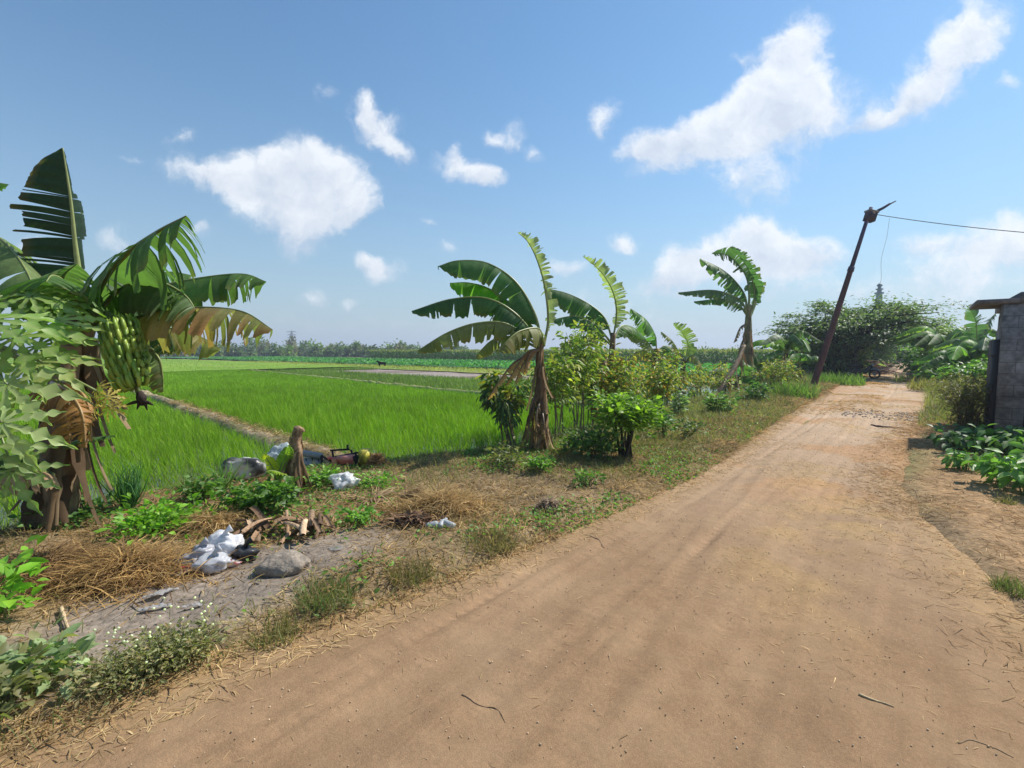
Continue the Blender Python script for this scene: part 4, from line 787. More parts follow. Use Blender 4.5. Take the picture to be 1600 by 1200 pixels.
grass('grass_clump', 'pale thin grass clump leaning over the dry straw', 290, 770, .3, .1, 60, .010, [(.15, .24, .08), (.25, .26, .10)], 503, .3, 1.2, GG)
grass('grass_clump', 'brownish green tuft at the lane edge left of the stick', 435, 998, .17, .10, 240, .006, [(.20, .20, .07), (.32, .25, .10), (.13, .14, .05)], 504, .4, 1.4, GG)
grass('grass_clump', 'long green tuft at the lane edge below the grey rock', 510, 945, .13, .18, 420, .005, [(.11, .17, .05), (.16, .19, .06), (.25, .22, .09)], 505, .5, 1.4, GG)
grass('grass_clump', 'dark brown green tuft at the lane edge', 640, 905, .13, .16, 380, .005, [(.12, .13, .05), (.2, .17, .07), (.28, .2, .09)], 506, .4, 1.3, GG)
grass('grass_clump', 'dry brown tuft beside the lane above the dark tuft', 770, 855, .14, .2, 360, .006, [(.2, .16, .07), (.30, .22, .10), (.12, .12, .05)], 507, .3, 1.3, GG)
grass('grass_clump', 'small shaded tuft at the right edge of the lane', 1590, 925, .12, .12, 260, .005, [(.12, .16, .05), (.2, .2, .08)], 508, .4, 1.3, GG)
grass('grass_clump', 'bright grass at the foot of the leaning pole', 1240, 622, .6, .7, 420, .03, [(.13, .24, .04), (.16, .27, .06), (.25, .25, .10)], 509, .7, 1.4, GG)
grass('grass_clump', 'bright grass left of the lane beyond the pole', 1305, 600, .6, 1.2, 420, .04, [(.14, .24, .04), (.18, .26, .07)], 510, .7, 1.4, GG)

# ------------------------------------------------------------------ trees
def limb_tree(name, label, base, h, rad, crown_lo, nlimb, nleaf, ls, cols, seed, flat=True, trunk_r=.16, group=None, asp=.35, cat='tree', tcol=(.10, .08, .06), skew=(0, 0), layers=5, clump_r=.16, asym=None):
    """tapered trunk, forking limbs and sprays of leaf-sized faces held in uneven layers"""
    r = np.random.default_rng(seed); b = np.asarray(base, float); t_ = thing(name, label, cat, b, group)
    ms = MB(); fork = b + np.array([skew[0] * .2, skew[1] * .2, h * crown_lo * .9]); c = spline([b - UP * .1, b + np.array([.05, .02, h * crown_lo * .45]) * 1.0, fork], 10); V, F = tube(c, [trunk_r * 1.25, trunk_r, trunk_r * .8], 9); ms.add(V, F, tcol)
    tips = []; lens = []
    for i in range(nlimb):
        a = 6.283 * (i * .382 + r.uniform(-.05, .05)); q = r.uniform(.25, 1) ** .7; lv = r.uniform(0, 1)
        R0 = rad * q
        if asym is not None: R0 *= asym(a)
        top = h * (crown_lo + (1 - crown_lo) * (lv * (1 - (.62 if flat else .35) * q ** 2) + .04))
        e = b + np.array([np.cos(a) * R0 + skew[0], np.sin(a) * R0 + skew[1], top]); mid = fork * .5 + e * .5 + np.array([0, 0, (.12 if flat else .05) * h * q]) + r.normal(0, .06 * rad, 3)
        c = spline([fork, mid, e], 9); V, F = tube(c, np.linspace(trunk_r * .45, trunk_r * .06, 9), 5); ms.add(V, F, np.array(tcol) * np.exp(r.normal(0, .15)))
        for k in (4, 6, 7, 8):
            tips.append(c[k] + r.normal(0, .05 * rad, 3)); lens.append(R0)
    ms.out('trunk', M_bark, t_)
    tips = np.array(tips); m = nleaf; ii = r.integers(0, len(tips), m); sp_ = np.array([1, 1, .32 if flat else .8]) * rad * clump_r
    pos = tips[ii] + r.normal(0, 1, (m, 3)) * sp_ * rep(r.uniform(.5, 1.5, len(tips)), 1)[ii][:, None]
    out = pos - (b + np.array([skew[0], skew[1], h * .5])); d = unit(unit(out) * .7 + r.normal(0, .5, (m, 3)) + np.array([0, 0, -.15]))
    if flat: d = unit(d * np.array([1, 1, .35]) + r.normal(0, .12, (m, 3)))
    sz = ls * r.uniform(.5, 1.35, m); V, F = scat(*LEAF, pos, basis(d, rdir(m, 1.0 if flat else .5, 1.57, r)), np.stack([sz * asp, sz, sz], -1))
    cl = np.exp(r.normal(0, .18, len(tips)))[ii][:, None]
    make('crown', V, F, M_leaf, t_, tint=rep(colmix(m, cols, .15, r) * cl, 7)); return t_
TD = [(.065, .105, .05), (.095, .14, .06), (.08, .125, .05), (.14, .175, .075)]
b = G(1331, 588); b[2] = gz(b[0], b[1])
limb_tree('spreading_tree', 'wide flat topped tree with dark layered foliage on the left of the lane', b, 5.1, 4.5,   .36, 60, 19000, .22, TD, 600, trunk_r=.24, skew=(.3, 0), clump_r=.095, asp=.5, tcol=(.05, .04, .035))
b = G(1345, 574); b[2] = gz(b[0], b[1])
limb_tree('spreading_tree', 'paler tree whose long boughs reach over the lane behind the wide dark tree', b, 6.2, 4.3, .50, 40, 9000, .30, [(.06, .095, .04), (.09, .13, .05), (.07, .11, .045)], 601, trunk_r=.3, skew=(.3, 0), clump_r=.085, asp=.5, tcol=(.07, .06, .05))
for k, (px, py, h, rd, nl_, cc, lb) in enumerate([(1300, 586, 2.4, 1.8, 2200, TD, 'low dark undergrowth tree under the wide tree, left of its trunk'), (1352, 574, 3.6, 2.2, 2400, [(.07, .12, .035), (.10, .16, .045)], 'mid green small tree beyond the trunk of the wide tree'), (1385, 566, 5.5, 4.0, 2600, [(.06, .10, .04), (.08, .13, .05)], 'hazy green tree closing the left of the lane end'),
    (1408, 563, 5.0, 4.5, 2600, [(.03, .055, .03), (.05, .08, .035)], 'dark tree closing the far end of the lane'), (1432, 565, 4.6, 3.6, 2400, [(.06, .11, .04), (.09, .15, .05)], 'green tree right of the lane end'), (1412, 563, 7.4, 5.0, 2000, [(.075, .115, .055), (.10, .14, .06)], 'tall hazy tree above the far end of the lane'), (1260, 575, 2.6, 1.8, 1500, TD, 'low dark tree beyond the foot of the leaning pole')]):
    b = G(px, py); b[2] = gz(b[0], b[1]); b[2] = min(b[2], .1)
    limb_tree('lane_tree', lb, b, h, rd, .16, 22, nl_ * 2, .4, cc, 610 + k, flat=False, trunk_r=.14, group='trees closing the far end of the lane', clump_r=.2, asp=.4)
# far tree line on the left skyline
r = np.random.default_rng(77)
FT = [(246, 21, 26), (262, 17, 24), (280, 20, 22), (297, 24, 30), (316, 15, 22), (334, 17, 24), (350, 18, 24), (366, 15, 20), (384, 18, 22), (400, 24, 26), (412, 22, 20), (424, 13, 18), (433, 15, 16), (446, 11, 18), (458, 26, 18), (471, 18, 18), (486, 17, 22), (499, 21, 24), (514, 15, 20), (523, 10, 18), (534, 14, 18), (553, 17, 16), (563, 12, 14), (577, 13, 16), (590, 9, 14), (606, 18, 24), (622, 14, 16), (628, 18, 20), (641, 12, 16), (657, 14, 18), (672, 10, 16), (705, 17, 26), (723, 11, 14), (1100, 8, 22), (1158, 9, 26), (1178, 8, 18), (228, 20, 26), (206, 16, 26), (180, 15, 26)]
words = ['round', 'low', 'bushy', 'ragged', 'tall', 'broad', 'pale', 'dark']
FC = [[(.075, .115, .06), (.10, .14, .065)], [(.10, .155, .06), (.13, .175, .065)], [(.15, .135, .09), (.12, .13, .075)], [(.065, .10, .06), (.085, .12, .065)]]
for k, (px, hp, wp) in enumerate(FT):
    Yt = float(r.uniform(125, 165)) if px < 640 else float(r.uniform(150, 190)); b = P(px, 548, Yt); b[2] = -.3; h = (hp - 6) / F_PX * Yt + 1.8 + .3
    kind = ['round green', 'bushy green', 'dry brownish', 'dark'][k % 4] if px not in (457, 458) else 'grey'
    lb = f'{kind} tree on the left skyline' if px < 560 else (f'{kind} tree on the skyline above the corn' if px > 600 else f'{kind} tree at the left end of the corn')
    fr = (px - 180) / 560
    limb_tree('skyline_tree', f'{words[k % 8]} {lb}, {["first","second","third","fourth","fifth","sixth","seventh","eighth","ninth","tenth","eleventh","twelfth","thirteenth"][k % 13]} of its stretch', b, h, wp / F_PX * Yt * .55, .12, 14, 520, .95, FC[k % 4], 700 + k, flat=False, trunk_r=.2, group='trees on the far skyline', clump_r=.24, asp=.5)
# ------------------------------------------------------------------ concrete building at the right edge
WX, WN = 11.86, 1.2                                            # its corner along / across the lane
bw = W(WX + 2, WN + 2); HB = thing('concrete_building', 'small unpainted grey concrete building with a flat eave and a black door', 'building', bw)
AX = np.array([DV[0], DV[1], 0]); AN = np.array([NVV[0], NVV[1], 0])
def lbox(mb, s0, s1, n0, n1, z0, z1, tint):
    V, F = box(W((s0 + s1) / 2, (n0 + n1) / 2, (z0 + z1) / 2), s1 - s0, n1 - n0, z1 - z0, AX, -AN)
    mb.add(V, F, tint)
cg = (.27, .24, .22)
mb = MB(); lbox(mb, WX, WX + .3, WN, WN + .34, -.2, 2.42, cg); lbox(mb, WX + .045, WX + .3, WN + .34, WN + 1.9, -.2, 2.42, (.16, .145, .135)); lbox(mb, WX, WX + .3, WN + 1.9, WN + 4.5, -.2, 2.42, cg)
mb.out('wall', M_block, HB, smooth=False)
mb = MB()                                                       # lane side wall, broken off towards the back
prof = [(WX + .3, 2.42), (WX + .62, 2.42), (WX + .72, 2.25), (WX + .80, 2.22), (WX + .84, 2.0), (WX + 1.0, 1.93), (WX + 1.04, 1.80), (WX + 1.28, 1.76), (WX + 1.28, -.2), (WX + .3, -.2)]
k = len(prof); Vp = np.array([W(s, WN + .03, z) for s, z in prof] + [W(s, WN + .24, z) for s, z in prof]); me_f = [np.array([[i, (i + 1) % k, (i + 1) % k + k, i + k] for i in range(k)])]
cen = np.array([W(WX + .6, WN + .03, .8), W(WX + .6, WN + .24, .8)]); Vp = np.vstack([Vp, cen]); me_f.append(np.array([[2 * k, (i + 1) % k, i] for i in range(k)] + [[2 * k + 1, i + k, (i + 1) % k + k] for i in range(k)]))
mb.add(Vp, me_f, (.27, .245, .225)); mb.out('wall', M_block, HB, smooth=False, label='broken lane side wall above the black door')
mb = MB(); lbox(mb, WX + .06, WX + 1.24, WN - .035, WN + .02, .02, 1.80, (.018, .018, .022)); dr = mb.out('door', M_metal, HB, smooth=False)
mb = MB(); lbox(mb, WX + .14, WX + .17, WN - .075, WN - .036, .85, 1.05, (.05, .05, .05)); mb.out('handle', M_metal, dr, smooth=False)
mb = MB()
for z in (.3, .9, 1.5): lbox(mb, WX + .10, WX + 1.2, WN - .047, WN - .036, z, z + .04, (.03, .03, .034))
mb.out('door_rail', M_metal, dr, smooth=False)
mb = MB(); lbox(mb, WX - .03, WX + 1.45, WN - .33, WN + .2, 2.42, 2.50, (.16, .15, .145)); lbox(mb, WX - .03, WX + 3.2, WN + .2, WN + 4.6, 2.421, 2.60, (.14, .13, .13)); mb.out('roof', M_conc, HB, smooth=False)
mb = MB(); lbox(mb, WX - .03, WX - .003, WN + .48, WN + 1.75, 1.25, 2.3, (.06, .052, .06)); mb.out('window', M_metal, HB, smooth=False)
mb = MB(); lbox(mb, WX + 2.9, WX + 3.1, WN + .3, WN + 4.5, -.2, 2.42, cg); lbox(mb, WX + .3, WX + 2.9, WN + 4.3, WN + 4.5, -.2, 2.42, cg); mb.out('wall', M_block, HB, smooth=False)

# ------------------------------------------------------------------ right side planting
GR_R = 'bananas in the grove right of the lane'
r = np.random.default_rng(15)
for k, (px, py, Y0, hh, L, lb) in enumerate([(1452, 583, 27, 1.5, 2.3, 'banana at the lane side of the right grove'), (1478, 588, 24, 1.6, 2.3, 'bushy banana in the middle of the right grove, with lime green leaves'), (1500, 590, 21, .8, 1.9, 'low banana at the front of the right grove'), (1540, 590, 21, 1.2, 2.0, 'banana of the right grove nearest the concrete building'), (1465, 578, 33, 2.2, 2.3, 'taller dark banana at the back of the right grove'), (1500, 580, 31, 1.8, 2.4, 'banana behind the lime green one in the right grove')]):
    clump(lb, px, py, Y0, hh, 11, L * 1.1, 800 + k, lean=(r.normal(0, .1), 0, 1), cols=(GRN, DRK, (.10, .22, .03), (.13, .27, .03)), wid=.42, grp=GR_R)
for k, (px, py, Y0, h, rd, nl_, ls_, lb) in enumerate([(1446, 588, 25, 1.5, 1.1, 700, .26, 'leafy bush at the lane corner of the right grove'), (1478, 592, 21, 1.1, 1.0, 800, .22, 'leafy bush in front of the bananas of the right grove'), (1512, 594, 19, 1.2, .9, 800, .22, 'leafy bush at the front of the right grove beside the orange heap'), (1545, 596, 18, 1.3, .9, 800, .2, 'leafy bush of the right grove nearest the building'), (1465, 580, 34, 2.6, 2.0, 900, .34, 'tall dark bush at the back of the right grove')]):
    shrub('grove_bush', lb, 'bush', px, py, h, rd, 12, nl_, ls_, [(.07, .16, .035), (.12, .24, .04), (.05, .11, .03), (.16, .25, .06)], 860 + k, Y=Y0, lo=.15, asp=.5, group='bushes filling the grove right of the lane', droop=.3, stemr=.012)
bq = P(1520, 590, 22); bq[2] = .1
t_ = banana('banana with two torn upright leaves above the right grove', bq, GR_R)
pseudostem(t_, [bq - UP * .1, P(1522, 565, 22), P(1523, 545, 22)], [.14, .12, .09], 810, TRGR)
banana_leaf(t_, pl(22, (1523, 555), (1526, 525), (1524, 500, -.1), (1514, 480, -.3)), .42, (60, 55), .6, (.05, .10, .05), seed=811, side=(.8, -.6, 0), rib=.02)
banana_leaf(t_, pl(22, (1523, 558), (1530, 530), (1542, 508, .2), (1555, 490, .4)), .36, (55, 75), .7, (.05, .10, .05), seed=812, side=(.6, -.6, -.5), rib=.02)
shrub('dry_bush', 'brown green twiggy bush between the lane and the black door', 'bush', 1508, 700, 1.15, .62, 34, 2200, .075, [(.10, .10, .045), (.07, .085, .035), (.16, .13, .06)], 820, Y=9.2, lo=.1, asp=.3, stemr=.008, scol=(.15, .11, .07))
shrub('dry_bush', 'upper twiggy bush behind the brown green bush, beside the yellow grass', 'bush', 1500, 640, 1.1, .7, 30, 1700, .08, [(.12, .12, .05), (.09, .11, .04), (.2, .16, .07)], 821, Y=12.2, lo=.1, asp=.3, stemr=.008, scol=(.2, .15, .09))
LP = 'broad leaved green plants below the concrete building'
for k, (px, py, h, rd, nl_, ls_, cc, lb) in enumerate([(1503, 742, .30, .20, 75, .13, [(.10, .20, .05), (.13, .25, .06)], 'green plant at the lane end of the broad leaved row'), (1562, 768, .46, .24, 130, .14, [(.11, .22, .05), (.15, .27, .07)], 'tallest green plant of the broad leaved row below the concrete corner'), (1606, 786, .48, .26, 130, .14, [(.10, .20, .045), (.14, .26, .06)], 'green plant of the broad leaved row cut by the right edge'),
        (1500, 712, .40, .32, 150, .15, [(.04, .09, .03), (.06, .12, .04)], 'plant with shade painted into its leaf colour below the twiggy bush'), (1540, 708, .42, .34, 150, .15, [(.04, .09, .03), (.06, .12, .04)], 'plant with shade painted into its leaf colour beside the concrete wall'), (1585, 720, .45, .4, 170, .17, [(.08, .17, .04), (.11, .2, .05)], 'leafy plant close against the concrete wall')]):  # darker greens of the first two here are painted shade
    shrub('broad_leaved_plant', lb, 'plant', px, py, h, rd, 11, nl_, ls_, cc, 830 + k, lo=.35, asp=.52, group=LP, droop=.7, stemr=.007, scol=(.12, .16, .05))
grass('grass_clump', 'dry pale tuft on the straw below the broad leaved row', 1572, 798, .13, .08, 110, .006, [(.32, .25, .12), (.2, .18, .08)], 840, .2, 1.3, GG)
grass('grass_clump', 'yellow dry grass patch right of the lane before the grove', 1470, 612, .5, 1.0, 700, .03, [(.36, .29, .11), (.30, .26, .09), (.22, .22, .08)], 841, .5, 1.4, GG)
grass('grass_clump', 'yellow green grass edging the lane below the right grove', 1446, 598, .45, 1.3, 700, .035, [(.28, .27, .09), (.2, .23, .07)], 842, .5, 1.4, GG)
r = np.random.default_rng(16); bq = P(1492, 593, 19.5); bq[2] = .12
mb = MB()
for k in range(26):
    V, F = scat(*PEB, (bq + np.array([r.normal(0, .32), r.normal(0, .15), r.uniform(0, .12)]))[None], basis(rdir(1, -.5, .5, r), UP[None]), np.array([[.06, .16, .06]])); mb.add(V, F, colmix(1, [(.55, .27, .03), (.5, .33, .06)], .1, r)[0])
mb.out('cob_heap', M_fruit, base=bq, label='small orange heap lying at the front of the right banana grove', cat='heap')
def logs(name, label, cat, px, py, Y0, n, L, hgt, wid_, cols, seed, rad=.05):
    r = np.random.default_rng(seed); b_ = P(px, py, Y0); b_[2] = gz(b_[0], b_[1]); mb = MB()
    for k in range(n):
        c = b_ + np.array([r.normal(0, wid_ * .4), r.normal(0, wid_ * .3), r.uniform(.03, 1) ** 1.6 * hgt]); d = unit(np.array([1, r.normal(0, .5), r.normal(0, .16)])) * L * r.uniform(.4, 1) * .5
        V, F = tube([c - d, c + r.normal(0, .05, 3), c + d], np.array([1, .8, .5]) * rad * r.uniform(.4, 1.2), 6, 7); mb.add(V, F, colmix(1, cols, .2, r)[0])
    return mb.out(name, M_wood, base=b_, label=label, cat=cat)
logs('brushwood_pile', 'reddish brown pile of cut branches under the wide tree beside the lane', 'wood pile', 1366, 580, 33, 60, 2.2, 1.0, 1.5, [(.20, .11, .08), (.28, .18, .13), (.12, .08, .06)], 850)
logs('brushwood_pile', 'low pile of cut trunks at the foot of the right banana grove', 'wood pile', 1478, 588, 23, 12, 2.2, .3, 1.3, [(.12, .09, .07), (.22, .16, .12)], 851, .07)

# motorbike under the tree
bm = G(1346, 591); bm[2] = gz(bm[0], bm[1]) + .01
MO = thing('motorbike', 'dark motorbike parked at the foot of the wide tree facing the lane', 'motorbike', bm)
ax = unit(np.array([.85, -.52, 0])); ay = np.cross(UP, ax)
def mp(a, b_, c): return bm + ax * a + ay * b_ + UP * c
for x0 in (-.6, .6):
    an_ = np.linspace(0, 2 * np.pi, 25); ring = np.array([mp(x0 + .24 * np.cos(q), 0, .29 + .24 * np.sin(q)) for q in an_]); V, F = tube(ring, np.full(25, .05), 7, cap=False); wh = make('wheel', V, F, M_metal, MO, tint=(.02, .02, .02))
    V, F = tube([mp(x0, -.05, .29), mp(x0, .05, .29)], [.09, .09], 10); make('hub', V, F, M_metal, wh, tint=(.25, .25, .25))
V, F = tube([mp(-.55, 0, .38), mp(-.3, 0, .5), mp(0, 0, .42), mp(.25, 0, .5), mp(.42, 0, .8)], [.07, .13, .12, .13, .10], 9, 20); make('body', V, F, M_paint, MO, tint=(.03, .03, .035))
V, F = tube([mp(-.75, 0, .78), mp(-.4, 0, .78), mp(.05, 0, .72)], [.06, .12, .08], 9, 14); make('seat', V, F, M_paint, MO, tint=(.015, .015, .015))
V, F = tube([mp(.6, .06, .3), mp(.42, .05, .85)], [.03, .035], 6); make('fork', V, F, M_metal, MO, tint=(.2, .2, .2))
V, F = tube([mp(.3, -.34, 1.0), mp(.42, -.12, .95), mp(.42, .12, .95), mp(.3, .34, 1.0)], [.02] * 4, 6, 10); make('handlebar', V, F, M_metal, MO, tint=(.05, .05, .05))
V, F = tube([mp(.46, 0, .82), mp(.56, 0, .84)], [.10, .08], 10); make('headlight', V, F, M_plastic, MO, tint=(.55, .55, .52))
V, F = tube([mp(.37, 0, .55), mp(.60, 0, .60), mp(.82, 0, .46)], [.05, .07, .04], 8, 10); make('mudguard', V, F, M_paint, MO, tint=(.22, .24, .28))
for sgn in (-1, 1):
    V, F = tube([mp(.33, .3 * sgn, 1.0), mp(.35, .33 * sgn, 1.16)], [.008, .008], 5); V2, F2 = box(mp(.35, .35 * sgn, 1.2), .02, .12, .08, ax, ay); MB().add(V, F, (.05,) * 3).add(V2, F2, (.2, .2, .22)).out('mirror', M_metal, MO)

# ------------------------------------------------------------------ leaning pole with cable
bp_ = put(1270, 606); Yp_ = bp_[1]
PO = thing('leaning_pole', 'rusty steel pole leaning right over the lane with a box and arm at its top', 'pole', bp_)
top = P(1361, 324, Yp_); j1 = bp_ + (top - bp_) * .66
V, F = tube([bp_ - (top - bp_) * .04, bp_ + (top - bp_) * .33, j1], [.135, .12, .10], 12, 14); make('pole_shaft', V, F, M_rust, PO, tint=(.10, .045, .04), label='thick rusty lower shaft')
V, F = tube([j1 - (top - bp_) * .01, j1 + (top - bp_) * .015], [.125, .115], 12); make('collar', V, F, M_rust, PO, tint=(.07, .06, .09))
V, F = tube([j1, top], [.085, .065], 12); make('pole_shaft', V, F, M_rust, PO, tint=(.075, .055, .10), label='thinner bluish upper shaft')
pd = unit(top - bp_); V, F = box(P(1360, 338, Yp_), .34, .3, .42, unit(np.cross(pd, [0, 1, 0])), [0, 1, 0]); bx_ = make('meter_box', V, F, M_rust, PO, tint=(.075, .05, .06), smooth=False)
V, F = box(P(1362, 331, Yp_), .40, .36, .07, unit(np.cross(pd, [0, 1, 0])), [0, 1, 0]); make('lid', V, F, M_paint, bx_, tint=(.22, .2, .2), smooth=False)
V, F = tube([P(1362, 334, Yp_), P(1380, 325, Yp_ - .2), P(1391, 318, Yp_ - .3)], [.06, .055, .045], 8); arm = make('lamp_arm', V, F, M_metal, PO, tint=(.07, .06, .10))
V, F = tube([P(1388, 320, Yp_ - .28), P(1400, 314, Yp_ - .35)], [.03, .022], 7); make('arm_tip', V, F, M_metal, arm, tint=(.08, .07, .11))
cab0 = P(1368, 335, Yp_ - .1); cab1 = P(1760, 374, 15)
q = np.linspace(0, 1, 40)[:, None]; cc_ = cab0 * (1 - q) + cab1 * q - UP * (.35 * 4 * q * (1 - q)) * .35
V, F = tube(cc_, np.full(40, .014), 5); make('power_cable', V, F, M_metal, tint=(.06, .06, .07), base=cab0, label='thin power cable running from the leaning pole out to the right', cat='cable')
q = np.linspace(0, 1, 16); w0, w1 = P(1390, 341, Yp_ - .5), P(1371, 452, Yp_ - .2)
wc = w0[None] * (1 - q[:, None]) + w1[None] * q[:, None] + np.stack([.10 * np.sin(q * 9), 0 * q, 0 * q], -1) * q[:, None]
V, F = tube(wc, np.full(16, .006), 4); make('loose_wire', V, F, M_metal, tint=(.18, .18, .19), base=w0, label='thin loose wire dangling from the power cable beside the pole', cat='wire')

# ------------------------------------------------------------------ far things: tower, pylon, sheds, goat
bt = P(1369, 548, 120); bt[2] = 0; hT = (548 - 443) / F_PX * 120 + 1.6
TW = thing('minaret', 'slim tiered tower top rising behind the wide tree', 'tower', bt)
def lathe(c, prof, k=12):
    V = np.array([[c[0] + r0 * np.cos(a), c[1] + r0 * np.sin(a), c[2] + z] for r0, z in prof for a in np.linspace(0, 6.283, k, endpoint=False)]); m = len(prof); i = np.arange(m - 1)[:, None] * k; j = np.arange(k)[None]
    return V, np.stack([i + j, i + (j + 1) % k, i + k + (j + 1) % k, i + k + j], -1).reshape(-1, 4)
V, F = lathe(bt, [(.9, 0), (.8, hT * .55), (.7, hT * .80), (.62, hT * .86)]); make('shaft', V, F, M_paint, TW, tint=(.16, .24, .26))
V, F = lathe(bt, [(.62, hT * .845), (1.0, hT * .85), (1.0, hT * .868), (.5, hT * .872), (.48, hT * .90), (.8, hT * .905), (.8, hT * .918), (.4, hT * .922), (.36, hT * .945)]); make('balcony', V, F, M_paint, TW, tint=(.10, .18, .22))
V, F = lathe(bt, [(.36, hT * .944), (.62, hT * .955), (.55, hT * .97), (.25, hT * .985), (.06, hT * .99), (.03, hT)]); make('dome', V, F, M_paint, TW, tint=(.07, .15, .20))
bt = P(456.5, 548, 700); bt[2] = 0; hP = (548 - 517) / F_PX * 700 + 1.6; mb = MB()
def strut(a, b_, rd=.36): V, F = tube([bt + np.array(a), bt + np.array(b_)], [rd, rd], 4); mb.add(V, F, (.05, .055, .06))
def hw(z): return 3.6 * (1 - z / hP) + .45
zs = np.linspace(0, hP * .97, 9)
for sx in (-1, 1):
    for sy in (-1, 1):
        for z0, z1 in zip(zs[:-1], zs[1:]): strut((sx * hw(z0), sy * hw(z0), z0), (sx * hw(z1), sy * hw(z1), z1),   .5)
for z0, z1 in zip(zs[:-1], zs[1:]):
    for sy in (-1, 1): strut((-hw(z0), sy * hw(z0), z0), (hw(z1), sy * hw(z1), z1)); strut((hw(z0), sy * hw(z0), z0), (-hw(z1), sy * hw(z1), z1))
for z_, L in ((hP * .66, 6.5), (hP * .80, 6.5), (hP * .94, 7)): strut((-L, 0, z_), (L, 0, z_), .26); strut((-L, 0, z_), (0, 0, z_ + 1.6)); strut((L, 0, z_), (0, 0, z_ + 1.6))
strut((0, 0, hP * .95), (0, 0, hP))
mb.out('transmission_pylon', M_metal, base=bt, smooth=False, label='lattice power pylon far away above the left tree line', cat='pylon')
def shed(label, px, Yt, w_, h_, d_, wc_, rc_):
    b_ = P(px, 548, Yt); b_[2] = -.3; t_ = thing('shed', label, 'shed', b_); mb = MB()
    V, F = box(b_ + UP * h_ * .5, w_, d_, h_); make('wall', V, F, M_paint, t_, tint=wc_, smooth=False)
    V = np.array([[-w_ * .55, -d_ * .6, h_ - .05], [w_ * .55, -d_ * .6, h_ - .05], [w_ * .55, 0, h_ * 1.45], [-w_ * .55, 0, h_ * 1.45], [w_ * .55, d_ * .6, h_ - .05], [-w_ * .55, d_ * .6, h_ - .05]]) + b_
    V = np.vstack([V, V - UP * .12]); F4 = np.array([[0, 1, 2, 3], [3, 2, 4, 5], [7, 6, 9, 8], [8, 9, 11, 10], [0, 6, 7, 1], [5, 4, 10, 11], [1, 7, 8, 2], [2, 8, 10, 4], [0, 3, 9, 6], [3, 5, 11, 9]]); make('roof', V, F4, M_paint, t_, tint=rc_, smooth=False)
    V, F = box(b_ + np.array([w_ * .15, -d_ * .5 - .03, h_ * .38]), w_ * .14, .05, h_ * .72); make('door', V, F, M_paint, t_, tint=(.05, .045, .04), smooth=False)
shed('white roofed shed below the pylon on the tree line', 439, 170, 5.5, 1.6, 4, (.4, .4, .38), (.55, .55, .54))
shed('grey house with a dull red roof at the left end of the corn', 547, 150, 8, 2.2, 5, (.35, .32, .3), (.25, .19, .17))
# dark goat at the edge of the mud
bg_ = P(597, 575, 52); bg_[2] = -.27; gx = np.array([-1., 0, 0]); gy = np.array([0, -1., 0])
def gp(a, b_, c): return bg_ + gx * a + gy * b_ + UP * c
bmv = [(-.34, 0, .52), (-.15, 0, .50), (.10, 0, .50), (.30, 0, .54), (.42, 0, .66), (.50, 0, .74), (.64, 0, .66), (-.30, .07, .32), (-.34, .07, .18), (-.31, .07, 0), (-.30, -.07, .32), (-.34, -.07, .18), (-.31, -.07, 0), (.27, .08, .32), (.28, .08, .17), (.27, .08, 0), (.27, -.08, .32), (.28, -.08, .17), (.27, -.08, 0), (-.44, 0, .56), (-.46, 0, .48), (.47, .09, .78), (.47, -.09, .78)]
bme = [(0, 1), (1, 2), (2, 3), (3, 4), (4, 5), (5, 6), (0, 7), (7, 8), (8, 9), (0, 10), (10, 11), (11, 12), (3, 13), (13, 14), (14, 15), (3, 16), (16, 17), (17, 18), (0, 19), (19, 20), (5, 21), (5, 22)]
bmr = [.13, .16, .17, .14, .085, .075, .045, .07, .035, .03, .07, .035, .03, .06, .035, .03, .06, .035, .03, .03, .02, .025, .025]
me = bpy.data.meshes.new('goat'); me.from_pydata([tuple(gp(*v) - bg_) for v in bmv], bme, []); at_t = me.attributes.new('tint', 'FLOAT_COLOR', 'POINT')
for i_, v in enumerate(bmv): at_t.data[i_].color = (.035, .026, .018, 1) if v[0] > -.2 else (.12, .10, .07, 1)
GO = bpy.data.objects.new('goat', me); C.objects.link(GO); GO.location = bg_; me.materials.append(M_bark)
md = GO.modifiers.new('skin', 'SKIN')
for i_, q in enumerate(bmr): me.skin_vertices[0].data[i_].radius = (q, q)
me.skin_vertices[0].data[0].use_root = True
GO.modifiers.new('sub', 'SUBSURF').levels = 1; GO.modifiers['sub'].render_levels = 2
tag(GO, 'small dark brown animal standing where the rice meets the ploughed mud', 'goat')
